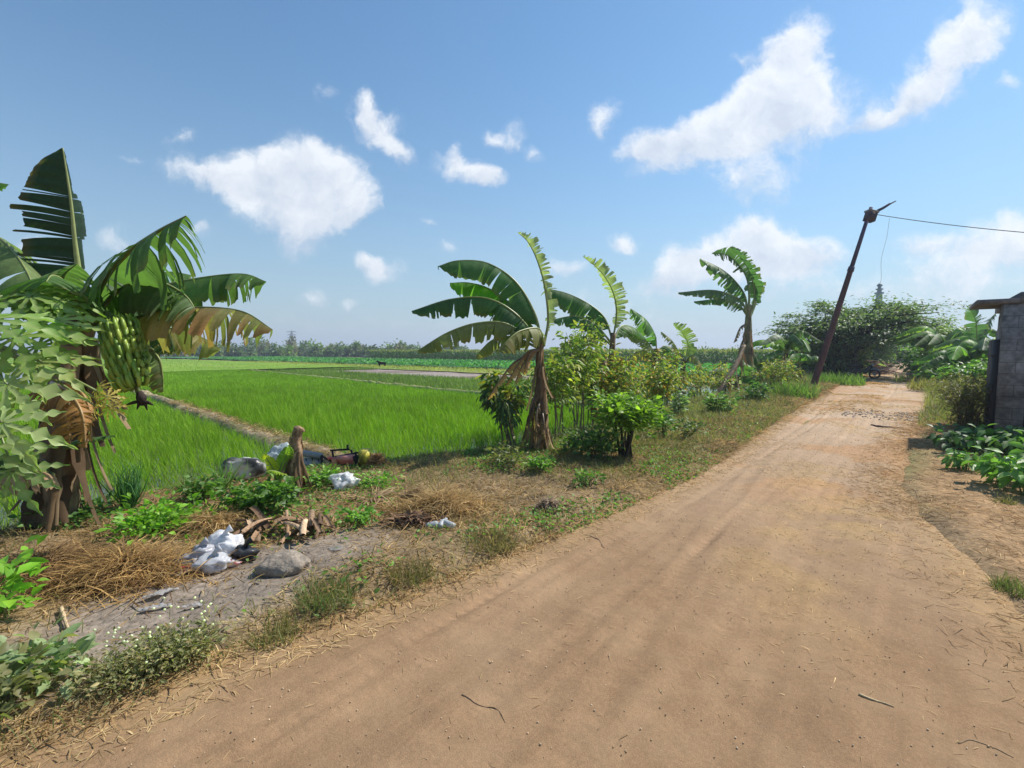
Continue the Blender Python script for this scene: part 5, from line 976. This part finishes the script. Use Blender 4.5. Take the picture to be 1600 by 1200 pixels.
# ------------------------------------------------------------------ rubbish, stones and farm gear on the verge
import bmesh
def lump(name, label, cat, px, py, size, m, tint, seed, noise=.35, freq=3.0, sub=3, sink=.1, turn=0, z=0, parent=None, spots=None, loc=None, ridge=0.0):
    r = np.random.default_rng(seed); b_ = put(px, py) if loc is None else np.asarray(loc, float); bmx = bmesh.new(); bmesh.ops.create_icosphere(bmx, subdivisions=sub, radius=.5)
    V = np.array([v.co[:] for v in bmx.verts]); F = np.array([[v.index for v in f.verts] for f in bmx.faces]); bmx.free()
    k = r.normal(0, freq, (10, 3)); ph = r.uniform(0, 6.28, 10); dsp = sum(np.sin(V @ k[i] * 2 + ph[i]) for i in range(10)) / 10
    k2 = r.normal(0, freq * 1.3, (12, 3)); d2 = sum(np.abs(np.sin(V @ k2[i] * 2 + ph[i % 10])) ** .7 * (1 if i % 2 else -1) for i in range(12)) / 5.0
    V = V * (1 + noise * dsp * 1.6 + ridge * d2)[:, None]
    c, s_ = math.cos(turn), math.sin(turn); V = V * np.asarray(size); V = np.stack([V[:, 0] * c - V[:, 1] * s_, V[:, 0] * s_ + V[:, 1] * c, V[:, 2]], -1)
    V[:, 2] = np.maximum(V[:, 2] + size[2] * (.5 - sink), -.02) + z; tt = np.tile(np.array(tint, float), (len(V), 1))
    if spots is not None:
        q = sstep(.1, .35, dsp * 1.0 + r.normal(0, .05, len(V)))[:, None]; tt = tt * (1 - q) + np.array(spots) * q
    return make(name, V + b_, F, m, parent, tint=tt, base=None if parent is not None else b_, **({'label': label, 'cat': cat} if label else {}))
def flat_scrap(name, label, cat, px, py, w_, l_, tint, seed, m=None, turn=0, h=.03, group=None):
    r = np.random.default_rng(seed); b_ = put(px, py); n = 9; u, v = np.meshgrid(np.linspace(-.5, .5, n), np.linspace(-.5, .5, n), indexing='ij')
    c, s_ = math.cos(turn), math.sin(turn); x = u * w_ * (1 + .3 * np.sin(v * 5 + seed)); y = v * l_ * (1 + .3 * np.sin(u * 6 + seed * 2))
    z = .012 + h * fbm(u * 3 + seed, v * 3, .6, seed) * (1 + .4 * r.normal(size=u.shape))
    V = np.stack([x * c - y * s_, x * s_ + y * c, np.maximum(z, .004)], -1).reshape(-1, 3) + b_
    return make(name, V, grid(n, n), m or M_plastic, tint=tint, base=b_, label=label, cat=cat, group=group)
PB = 'plastic bags in the rubbish heap'
for a in [('plastic_bag', 'bright white plastic bag, upper one of the rubbish heap', 'bag', 352, 872, (.26, .20, .20), M_plastic, (.80, .80, .82), 900, .45, 3, 3, .1, .3), ('plastic_bag', 'greyish white plastic bag at the left of the rubbish heap', 'bag', 314, 884, (.26, .16, .14), M_plastic, (.50, .50, .54), 901, .45, 3.5, 3, .1, .5),
          ('plastic_bag', 'clear bulging plastic bag at the front of the rubbish heap', 'bag', 334, 893, (.25, .18, .13), M_plastic, (.62, .62, .65), 902, .25, 2.5, 3, .1, .1), ('plastic_bag', 'glossy black plastic bag at the right of the rubbish heap', 'bag', 383, 877, (.17, .14, .13), M_plastic, (.02, .02, .022), 903, .35, 3, 3, .1, .2)]:
    o = lump(*a[:11], sub=4, sink=a[12], turn=a[13], spots=(.07, .07, .075) if a[8] == 903 else None, ridge=.42); o['group'] = PB
    V, F = tube([np.array(o.location) + UP * a[5][2] * .8, np.array(o.location) + np.array([.03, -.02, a[5][2] * .8 + .05]), np.array(o.location) + np.array([.06, .0, a[5][2] * .8 + .07])], [.025, .012, .03], 6, 8); make('knot', V, F, M_plastic, o, tint=a[7])
lump('plastic_bag', 'crumpled small white bag with black print and red mark by the black bag', 'bag', 364, 886, (.11, .07, .05), M_plastic, (.62, .60, .60), 904, .5, 4, 3, .1, .4, spots=(.55, .06, .08))
lump('wrapper', 'crumpled dark wrapper with red edge at the left of the rubbish heap', 'wrapper', 296, 897, (.14, .09, .06), M_plastic, (.10, .10, .12), 905, .5, 4, 3, .1, .4, spots=(.60, .04, .07))
lump('log', 'short dark grey log half under the plastic bags', 'log', 272, 893, (.34, .10, .09), M_bark, (.12, .105, .085), 906, .2, 2, 3, .1, .15)
flat_scrap('flat_sack', 'flattened pale sack lying left of the rubbish heap', 'sack', 250, 908, .26, .10, (.34, .32, .27), 907, turn=.5)
lump('rock', 'large grey brown rock beside the black plastic bag', 'rock', 445, 898, (.37, .26, .19), M_stone, (.27, .225, .18), 908, .20, 1.6, 4, .38, -.15, ridge=.24)
lump('rock', 'small grey stone right of the large rock', 'rock', 525, 866, (.12, .10, .03), M_stone, (.22, .20, .18), 909, .3, 2, 3, .2, .3, ridge=.2)
SC = 'pale plastic scraps on the bare grey soil'
for k, (px, py, w_, l_, tn, lb) in enumerate([(250, 938, .16, .05, .7, 'ragged grey plastic strip near the top of the grey soil patch'), (245, 958, .14, .03, .4, 'ragged grey plastic strip at the left of the grey soil patch'), (303, 957, .09, .025, .3, 'small pale plastic scrap in the middle of the grey soil patch'), (405, 922, .05, .02, -.3, 'tiny folded leaf green scrap below the large rock')]):
    flat_scrap('plastic_scrap', lb, 'scrap', px, py, w_, l_, (.48, .46, .45) if k < 3 else (.30, .28, .16), 912 + k, turn=tn, h=.02, group=SC)
lump('plastic_bag', 'crumpled white bag on the grass beside the engine', 'bag', 538, 770, (.28, .20, .17), M_plastic, (.72, .72, .72), 920, .5, 3.5, 4, .1, .4, ridge=.5)
# white and black sack, clear sheet
lump('woven_sack', 'white sack with a torn black side behind the pale lemongrass', 'sack', 384, 752, (.46, .3, .30), M_plastic, (.74, .72, .67), 921, .4, 2.5, 4, .15, .2, ridge=.4, spots=(.05, .05, .05))
o = lump('plastic_sheet', 'pale bluish plastic sheet bunched behind the dead banana stump', 'sheet', 440, 745, (.30, .22, .34), M_plastic, (.45, .52, .54), 922, .45, 3, 4, .1, .2, ridge=.5)
# bottles
for k, (px, py, lb) in enumerate([(676, 828, 'clear crushed bottle at the left of the three by the straw heap'), (691, 829, 'clear crushed bottle in the middle of the three by the straw heap'), (701, 830, 'clear crushed bottle at the right of the three by the straw heap')]):
    b_ = put(px, py); d = unit(np.array([math.cos(k * 1.3), math.sin(k * 1.3), .15])); c0 = b_ + UP * .03
    V, F = tube([c0 - d * .06, c0 + d * .03, c0 + d * .055, c0 + d * .075], [.026, .028, .014, .012], 10, 12); V += .004 * np.sin(V * 160)
    o = make('bottle', V, F, M_plastic, tint=(.55, .57, .58), base=b_, label=lb, cat='bottle', group='crushed bottles by the straw heap')
    V, F = tube([c0 + d * .075, c0 + d * .09], [.014, .014], 8); make('cap', V, F, M_paint, o, tint=(.6, .62, .64))
# dead banana stump, sucker and dried stems
b_ = put(462, 776); Ys = b_[1]; ST = thing('dead_banana_stump', 'thin dead brown banana stump standing above the weeds', 'stump', b_)
pseudostem(ST, [b_ - UP * .05, P(458, 740, Ys), P(464, 710, Ys), P(462, 690, Ys), P(467, 668, Ys)], [.07, .065, .06, .05, .05], 930, [(.30, .19, .11), (.18, .11, .065), (.40, .28, .17)], rags=18, flare=1.1)
lump('broken_top', None, None, 0, 0, (.11, .1, .09), M_husk, (.36, .23, .13), 931, .4, 3, 3, .5, .3, parent=ST, loc=P(467, 672, Ys))
b_ = put(432, 778); Yk = b_[1]; SK = thing('banana_sucker', 'young banana sucker with yellow green leaves left of the dead stump', 'banana plant', b_)
pseudostem(SK, [b_ - UP * .04, P(432, 755, Yk), P(433, 740, Yk)], [.035, .03, .025], 932, [(.12, .2, .04), (.16, .24, .05)], flare=1.1)
banana_leaf(SK, pl(Yk, (433, 745), (440, 725), (448, 710, -.05), (452, 696, -.1)), .075, (15, 15), .05, (.15, .25, .03), seed=933, side=(1, 0, 0), rib=.006, edgeb=.05)
banana_leaf(SK, pl(Yk, (432, 745), (425, 730, -.05), (418, 718, -.1), (414, 710, -.15)), .07, (20, 20), .05, (.26, .29, .025), seed=934, side=(1, .2, -.4), rib=.006, edgeb=.05)
banana_leaf(SK, pl(Yk, (432, 750), (440, 740, -.1), (425, 735, -.2), (415, 738, -.25)), .06, (20, 20), .05, (.18, .27, .03), seed=935, rib=.006, edgeb=.05)
banana_leaf(SK, pl(Yk, (433, 752), (442, 742, -.1), (450, 745, -.2), (458, 752, -.22)), .05, (30, 30), .1, (.10, .2, .04), seed=936, rib=.006)
r = np.random.default_rng(940); b_ = put(440, 842); DS = thing('dried_stem_pile', 'heap of split dried banana stems behind the black plastic bag', 'stem pile', b_)
for k in range(30):
    x0 = r.uniform(-.34, .34); c = b_ + np.array([x0, r.normal(.06, .07), r.uniform(.02, .13)]); d = unit(np.array([.8 * r.uniform(-.3, 1), -.5 + .4 * r.normal(), .06 * r.normal()])) * r.uniform(.12, .3); m = 9; u = np.linspace(-1, 1, m)
    mid = c + d * u[:, None] * .8 + UP * (.03 * (1 - u ** 2))[:, None]; sd = unit(np.cross(d, UP)); wv = r.uniform(.010, .030); an_ = np.linspace(-1.2, 1.2, 5)
    pp = mid[:, None] + sd * (np.sin(an_) * wv)[None, :, None] + UP * ((np.cos(an_) - 1) * wv * (1 if k % 2 else -1))[None, :, None]; pp[..., 2] = np.maximum(pp[..., 2], b_[2] + .004)
    make('stem_half', pp.reshape(-1, 3), grid(m, 5), M_husk, DS, tint=colmix(1, [(.30, .19, .11), (.22, .13, .07), (.14, .085, .05), (.38, .27, .17)], .2, r)[0])
def fibre(name, label, cat, px, py, n, L, sx, sy, hz_, cols, seed, wid=.006, e=(-.1, .6)):
    """a heap of straw: blades laid over a low mound"""
    r = np.random.default_rng(seed); b_ = put(px, py); a = r.uniform(0, 6.283, n); q = np.minimum(np.abs(r.normal(0, .55, n)), 1.6); x = np.cos(a) * q; y = np.sin(a) * q
    pos = b_ + np.stack([x * sx, y * sy, hz_ * .75 * np.exp(-2.2 * q ** 2) * r.uniform(.3, 1.05, n) + .008], -1); ln = L * r.uniform(.5, 1.3, n); T = BLADE[0].copy(); T[:, 2] *= 1.5
    V, F = scat(T, BLADE[1], pos, basis(rdir(n, e[0], e[1], r), rdir(n, .6, 1.5, r)), np.stack([wid * r.uniform(.6, 1.6, n), ln, ln], -1)); V[:, 2] = np.maximum(V[:, 2], b_[2] - .01)
    return make(name, V, F, M_dry, tint=rep(colmix(n, cols, .2, r), 7), base=b_, label=label, cat=cat)
HAY = [(.46, .31, .13), (.38, .25, .10), (.52, .38, .18), (.26, .17, .08)]
fibre('straw_heap', 'broad golden brown straw heap in the middle of the verge', 'straw heap', 690, 800, 2600, .24, .55, .32, .14, HAY, 950)
fibre('straw_heap', 'tangled dark straw knot on top of the golden straw heap', 'straw heap', 650, 785, 800, .10, .17, .12, .12, [(.14, .09, .05), (.22, .14, .07)], 951)
fibre('straw_heap', 'small hay bundle at the yellow wheel end of the engine', 'hay bundle', 589, 735, 1100, .12, .13, .12, .2, [(.42, .27, .13), (.34, .21, .10)], 952)
fibre('straw_heap', 'brown tangle of dry grass left of the rubbish heap', 'dry grass', 190, 905, 2800, .26, .6, .36, .13, [(.38, .24, .09), (.30, .18, .07), (.46, .31, .12), (.2, .12, .06)], 953)
fibre('straw_heap', 'brown tangle of dry grass near the left edge above the lime green weed', 'dry grass', 70, 900, 2200, .26, .5, .34, .13, [(.34, .22, .09), (.26, .16, .07), (.18, .11, .06)], 954)
fibre('straw_heap', 'pale dry grass between the lemongrass and the rubbish heap', 'dry grass', 330, 825, 1800, .22, .5, .22, .10, HAY, 955)
fibre('debris_clump', 'clump of chopped pale roots and fibres by the lane edge', 'debris', 858, 802, 420, .10, .13, .09, .09, [(.34, .25, .17), (.22, .15, .10), (.45, .36, .26)], 956, .012)
fibre('debris_clump', 'charred black and brown husks below the golden straw heap', 'debris', 645, 822, 420, .12, .22, .08, .07, [(.04, .03, .025), (.22, .13, .08), (.36, .22, .13)], 957, .022)
fibre('debris_clump', 'pale dry leaf ribs lying left of the golden straw heap', 'debris', 585, 785, 60, .34, .22, .10, .05, [(.45, .33, .19), (.34, .23, .13)], 958, .014, (-.05, .25))
# engine with grey casing lying at the end of the earth bank
bE = put(530, 733); Ye = bE[1]
EN = thing('pump_engine', 'red engine in a black frame with a yellow wheel and grey casing', 'engine', bE)
def ep(px, py, d=0): return P(px, py, Ye + d)
def bars(name, L, rd, tint, m=M_metal):
    mb = MB()
    for a in L:
        V, F = tube([ep(*q) for q in a], np.full(len(a), rd), 6); mb.add(V, F, tint)
    return mb.out(name, m, EN)
V = np.array([ep(470, 716, .1), ep(503, 714, .1), ep(503, 733, .02), ep(466, 735, .02)]); V = np.vstack([V, V + np.array([0, .03, 0])]); pn_ = make('casing', V, np.array([[0, 1, 2, 3], [7, 6, 5, 4], [0, 4, 5, 1], [1, 5, 6, 2], [2, 6, 7, 3], [3, 7, 4, 0]]), M_paint, EN, tint=(.33, .36, .39), smooth=False)
mb = MB()
for x_ in (478, 488, 498): V, F = tube([ep(x_, 715.5, .06), ep(x_ + .5, 721, .05)], [.008, .006], 5); mb.add(V, F, (.04, .04, .04))
mb.out('bracket', M_metal, pn_)
V, F = tube([ep(468, 707, .1), ep(503, 713, .08)], [.045, .045], 12); make('pipe', V, F, M_paint, EN, tint=(.26, .26, .25))
for L_ in ([(503, 711, .05), (503, 734, 0)], [(503, 713, 0), (520, 722, -.03), (543, 728, -.05)], [(503, 733, 0), (516, 729, -.03)], [(516, 704, .05), (528, 703, .05), (546, 702, .05)], [(519, 704, .05), (521, 714, .02)], [(543, 695, .05), (543, 704, .05)], [(524, 714, -.02), (545, 710, -.02), (562, 707, 0)], [(548, 703, .05), (552, 712, .03), (552, 722, 0)], [(540, 728, -.05), (562, 727, 0)], [(556, 706, 0), (556, 727, 0)]):
    bars('frame_bar', [L_], .014, (.02, .02, .022))
mb = MB(); V, F = box(ep(538, 718), .28, .16, .09, [.99, 0, .08], [0, 1, 0]); mb.add(V, F, (.62, .16, .14)); V, F = box(ep(540, 715, -.03), .20, .12, .07, [.99, 0, .1], [0, 1, 0]); mb.add(V, F, (.68, .28, .24)); mb.out('engine_block', M_paint, EN, smooth=False)
V, F = tube([ep(515, 714, -.05), ep(516, 718, -.06)], [.035, .03], 10); make('filter_cap', V, F, M_paint, EN, tint=(.60, .13, .12))
V, F = tube([ep(522, 717, -.08), ep(523, 727, -.1), ep(524, 735, -.12)], [.03, .04, .055], 12, 8); make('funnel', V, F, M_paint, EN, tint=(.65, .25, .13))
V, F = box(ep(553, 720), .09, .12, .14); make('gearbox', V, F, M_metal, EN, tint=(.03, .03, .03), smooth=False)
V, F = tube([ep(563, 715, -.05), ep(567, 714, -.03), ep(572, 715, 0), ep(575, 716, 0)], [.085, .12, .12, .09], 18, 12); wl_ = make('wheel', V, F, M_paint, EN, tint=(.55, .48, .05))
mb = MB()
for x_ in (566.5, 569, 571.5): V, F = tube([ep(x_, 714.2, -.03), ep(x_ + .6, 714.4, -.03)], [.126, .126], 18); mb.add(V, F, (.30, .27, .05))
mb.out('groove_ring', M_paint, wl_)

# sticks lying on the lane
def stick(label, pts, rd, tint, seed):
    p_ = np.array([G(x, y, .012) for x, y in pts]); p_ = spline(p_, 14); p_[:, 2] = lane_z(p_[:, 0], p_[:, 1]); p_[:, 2] = np.where(p_[:, 2] < -1, gz(p_[:, 0], p_[:, 1]) + .02, p_[:, 2]) + rd * .5; V, F = tube(p_, np.linspace(rd, rd * .4, 14), 6, 14); V += .0015 * np.sin(V * 90 + seed)
    make('stick', V, F, M_wood, tint=tint, base=p_[0], label=label, cat='stick', group='sticks lying on the lane')
stick('thin dark curved twig in the middle of the lane foreground', [(722, 1078), (750, 1093), (775, 1100), (790, 1122)], .0035, (.20, .13, .08), 1)
stick('straight pale stick in the right foreground of the lane', [(1342, 1082), (1368, 1092), (1398, 1103)], .006, (.45, .34, .2), 2)
stick('bent twig in the bottom right corner of the lane', [(1498, 1158), (1516, 1152), (1550, 1164), (1584, 1180)], .0035, (.33, .22, .13), 3)
stick('short dark twig on the lane by the debris clump', [(915, 833), (932, 838), (945, 850)], .005, (.14, .1, .07), 4)
stick('dark fallen branch across the lane before the rubble', [(1362, 662), (1382, 666), (1405, 668)], .025, (.14, .09, .07), 5)
stick('pale dry stalk among the straw at the left', [(96, 960), (104, 985), (113, 1003)], .012, (.50, .37, .22), 6)

# ------------------------------------------------------------------ ground cover nobody could count
def sample(n, s0, s1, nlo, nhi, r, p=1.6):
    s = s0 + (s1 - s0) * r.uniform(0, 1, n) ** p; a, b_ = nlo(s), nhi(s); q = a + (b_ - a) * r.uniform(0, 1, n); P0 = W(s, q); P0[:, 2] = gz(P0[:, 0], P0[:, 1]); return s, q, P0
def cover(name, label, cat, n, s0, s1, nlo, nhi, tmpl, wid, ln, e, cols, seed, mask=None, mat=None, p=1.6, far=6.0, up=(.4, 1.5), lift=0.0, onlane=False):
    r = np.random.default_rng(seed); s, q, P0 = sample(n, s0, s1, nlo, nhi, r, p); ok = vis(P0, 260, .3)
    if mask is not None: ok &= r.uniform(0, 1, n) < mask(P0[:, 0], P0[:, 1], s, q)
    P0 = P0[ok]; m = len(P0); dist = np.hypot(P0[:, 0], P0[:, 1]); f = np.clip(dist / far, 1, 4); L = ln * r.uniform(.45, 1.3, m); P0[:, 2] += lift
    P0[:, 2] = np.maximum(P0[:, 2], lane_z(P0[:, 0], P0[:, 1]) + .003)
    V, F = scat(*tmpl, P0, basis(rdir(m, e[0], e[1], r), rdir(m, up[0], up[1], r)), np.stack([wid * f * r.uniform(.6, 1.4, m), L * np.sqrt(f), L * np.sqrt(f)], -1))
    return make(name, V, F, mat or M_dry, tint=rep(colmix(m, cols, .2, r) * (.75 + .5 * fbm(P0[:, 0], P0[:, 1], 1.3, seed))[:, None], len(tmpl[0])), kind='stuff', label=label, cat=cat)
left_lo = lambda s: edge(s) - .25; left_hi = lambda s: rl(s) + .12
noash = lambda x, y: 1 - .93 * mask_ash(x, y)
HAY2 = [(.44, .30, .13), (.36, .24, .10), (.30, .20, .09), (.50, .37, .18), (.22, .15, .08)]
cover('dry_grass', 'flattened dry straw littering the left verge', 'dry grass', 160000, -3, 26, left_lo, left_hi, BLADE, .0065, .13, (-.12, .5), HAY2, 960, lambda x, y, s, q: noash(x, y) * (.35 + .8 * sstep(.35, .6, fbm(x, y, .9, 33))) * (1 + .3 * sstep(6, 12, s)))
cover('short_grass', 'short brown green grass standing on the left verge', 'grass', 120000, -3, 30, left_lo, left_hi, BLADE, .0045, .10, (.4, 1.4), [(.16, .18, .06), (.13, .17, .05), (.26, .22, .09), (.32, .25, .11)], 961, lambda x, y, s, q: noash(x, y) * (.15 + sstep(.38, .6, fbm(x, y, 1.2, 53)) + .5 * sstep(-3.6, -4.6, q) * sstep(2, 4, s)) * (.45 + .6 * sstep(3, 7, s)) * (1 - .6 * sstep(6, 9, s) * sstep(-3.8, -2.9, q)), M_grass, far=5)
cover('tall_grass', 'taller grass along the far left verge', 'grass', 34000, 7, 48, left_lo, left_hi, BLADE, .008, .20, (.5, 1.4), [(.17, .20, .06), (.24, .23, .08), (.34, .27, .13), (.28, .2, .11)], 962, lambda x, y, s, q: sstep(.35, .55, fbm(x, y, 1.8, 55)) * sstep(.5, 1.7, rl(s) - q), M_grass, p=1.2, far=12)
cover('green_weeds', 'low green creeping weeds on the left verge', 'weeds', 62000, .5, 26, left_lo, left_hi, LEAF, .024, .046, (-.1, .9), [(.10, .2, .03), (.13, .25, .035), (.08, .15, .03)], 963, lambda x, y, s, q: noash(x, y) * sstep(.47, .60, fbm(x, y, 1.1, 57) + .12 * sstep(-3.4, -4.6, q)) * sstep(.5, 3.5, s) * (1 - .85 * sstep(5, 8, s) * sstep(-3.9, -3.0, q)), M_leaf, p=1.3, far=7, up=(.6, 1.5), lift=.03)
cover('straw_fringe', 'pale straw fringe along the left edge of the lane', 'straw', 16000, -1, 22, lambda s: rl(s) - .25, lambda s: rl(s) + .35, BLADE, .004, .08, (-.1, .25), [(.50, .38, .2), (.42, .30, .14)], 964, lambda x, y, s, q: .3 + .7 * vnoise(x, y, .4, 3), p=1.5)
cover('red_straw', 'reddish brown straw on the right of the lane', 'straw', 80000, 1.5, 16, lambda s: rr(s) - .75, lambda s: rr(s) + 2.2, BLADE, .0042, .11, (-.08, .22), [(.46, .31, .15), (.38, .24, .12), (.52, .38, .2), (.30, .19, .10)], 965, lambda x, y, s, q: .25 * sstep(-.8, .1, q - rr(s)) + .8 * sstep(.35, .6, fbm(x, y, .8, 35)) * sstep(-.75, .3, q - rr(s)), p=1.2)
cover('tall_grass', 'dry and green grass on the right verge beyond the building', 'grass', 16000, 13, 48, lambda s: rr(s) - .1, lambda s: rr(s) + 2.5, BLADE, .009, .26, (.4, 1.4), [(.33, .27, .11), (.25, .24, .08), (.15, .2, .06)], 966, lambda x, y, s, q: sstep(.3, .5, fbm(x, y, 1.6, 59)), M_grass, p=1.2, far=12)
lane_lo = lambda s: rl(s) + .05; lane_hi = lambda s: rr(s)
cover('lane_straw', 'bits of straw scattered over the sandy lane', 'straw', 26000, -.5, 20, lane_lo, lane_hi, BLADE, .0028, .05, (-.01, .10), [(.55, .42, .22), (.46, .33, .17), (.40, .28, .15)], 967, lambda x, y, s, q: .07 + .95 * sstep(.5, .68, fbm(x, y, .9, 81)) * sstep(2, 4, s), M_dry, p=1.5, far=4, up=(1.2, 1.57), onlane=True)
cover('lane_pebbles', 'small pebbles and grit on the sandy lane', 'pebbles', 3200, -.5, 14, lane_lo, lane_hi, PEB, .008, .009, (-.3, .3), [(.45, .33, .21), (.38, .26, .16), (.48, .38, .27)], 968, None, M_stone, p=1.7, far=6, onlane=True)
cover('rubble', 'band of small broken stones across the lane beyond the wall shadow', 'rubble', 420, 14.0, 16.0, lambda s: rr(s) - 1.6, lambda s: rr(s) + .1, PEB, .05, .06, (-.2, .2), [(.40, .32, .25), (.46, .37, .29), (.3, .23, .18)], 969, lambda x, y, s, q: sstep(.4, .6, fbm(x, y, .6, 3)), M_stone, p=1, far=30, onlane=True)
cover('golden_straw', 'patches of golden straw on the far lane', 'straw', 9000, 14, 40, lambda s: rl(s) + .4, lambda s: rl(s) + 1.9, BLADE, .01, .12, (-.05, .2), [(.50, .33, .12), (.44, .29, .11)], 970, lambda x, y, s, q: sstep(.52, .62, fbm(x, y, 1.6, 5)), p=1, far=14, onlane=True)
cover('soil_crumbs', 'dark crumbs and bits of litter on the bare grey soil', 'crumbs', 2600, -1, 4, lambda s: edge(s) + .6, lambda s: rl(s) - .2, PEB, .012, .016, (-.3, .3), [(.14, .11, .09), (.28, .22, .17), (.36, .27, .17)], 971, lambda x, y, s, q: mask_ash(x, y), M_stone, p=1)

# ------------------------------------------------------------------ haze: one even box of air round the whole scene
# straw on the earth bank
r = np.random.default_rng(980); q = r.uniform(0, .6, 2600) ** 1.2; pb_ = B1a[None] * (1 - q[:, None]) + B1b[None] * q[:, None] + r.normal(0, .10, (2600, 2)); pb_ = np.concatenate([pb_, np.full((2600, 1), -.12)], 1); pb_[:, 2] += r.uniform(-.05, .05, 2600)
V, F = scat(*BLADE, pb_, basis(rdir(2600, -.1, .5, r), rdir(2600, .5, 1.5, r)), np.stack([r.uniform(.006, .014, 2600), r.uniform(.08, .25, 2600), np.full(2600, .15)], -1))
make('bank_straw', V, F, M_dry, tint=rep(colmix(2600, HAY2 + [(.2, .24, .07)], .2, r), 7), kind='stuff', label='dry straw lying on the earth bank', cat='straw')
mh, t = nmat('hazy_air')
t.links.new(N(t, 'ShaderNodeVolumePrincipled', {'Color': (.78, .86, 1.0, 1), 'Density': .0010, 'Anisotropy': .2}).outputs[0], N(t, 'ShaderNodeOutputMaterial').inputs['Volume'])
V, F = box((0, 500, 20), 3000, 3000, 46); make('haze', V, F, mh, kind='stuff', label='pale haze over the far fields', cat='haze', smooth=False)
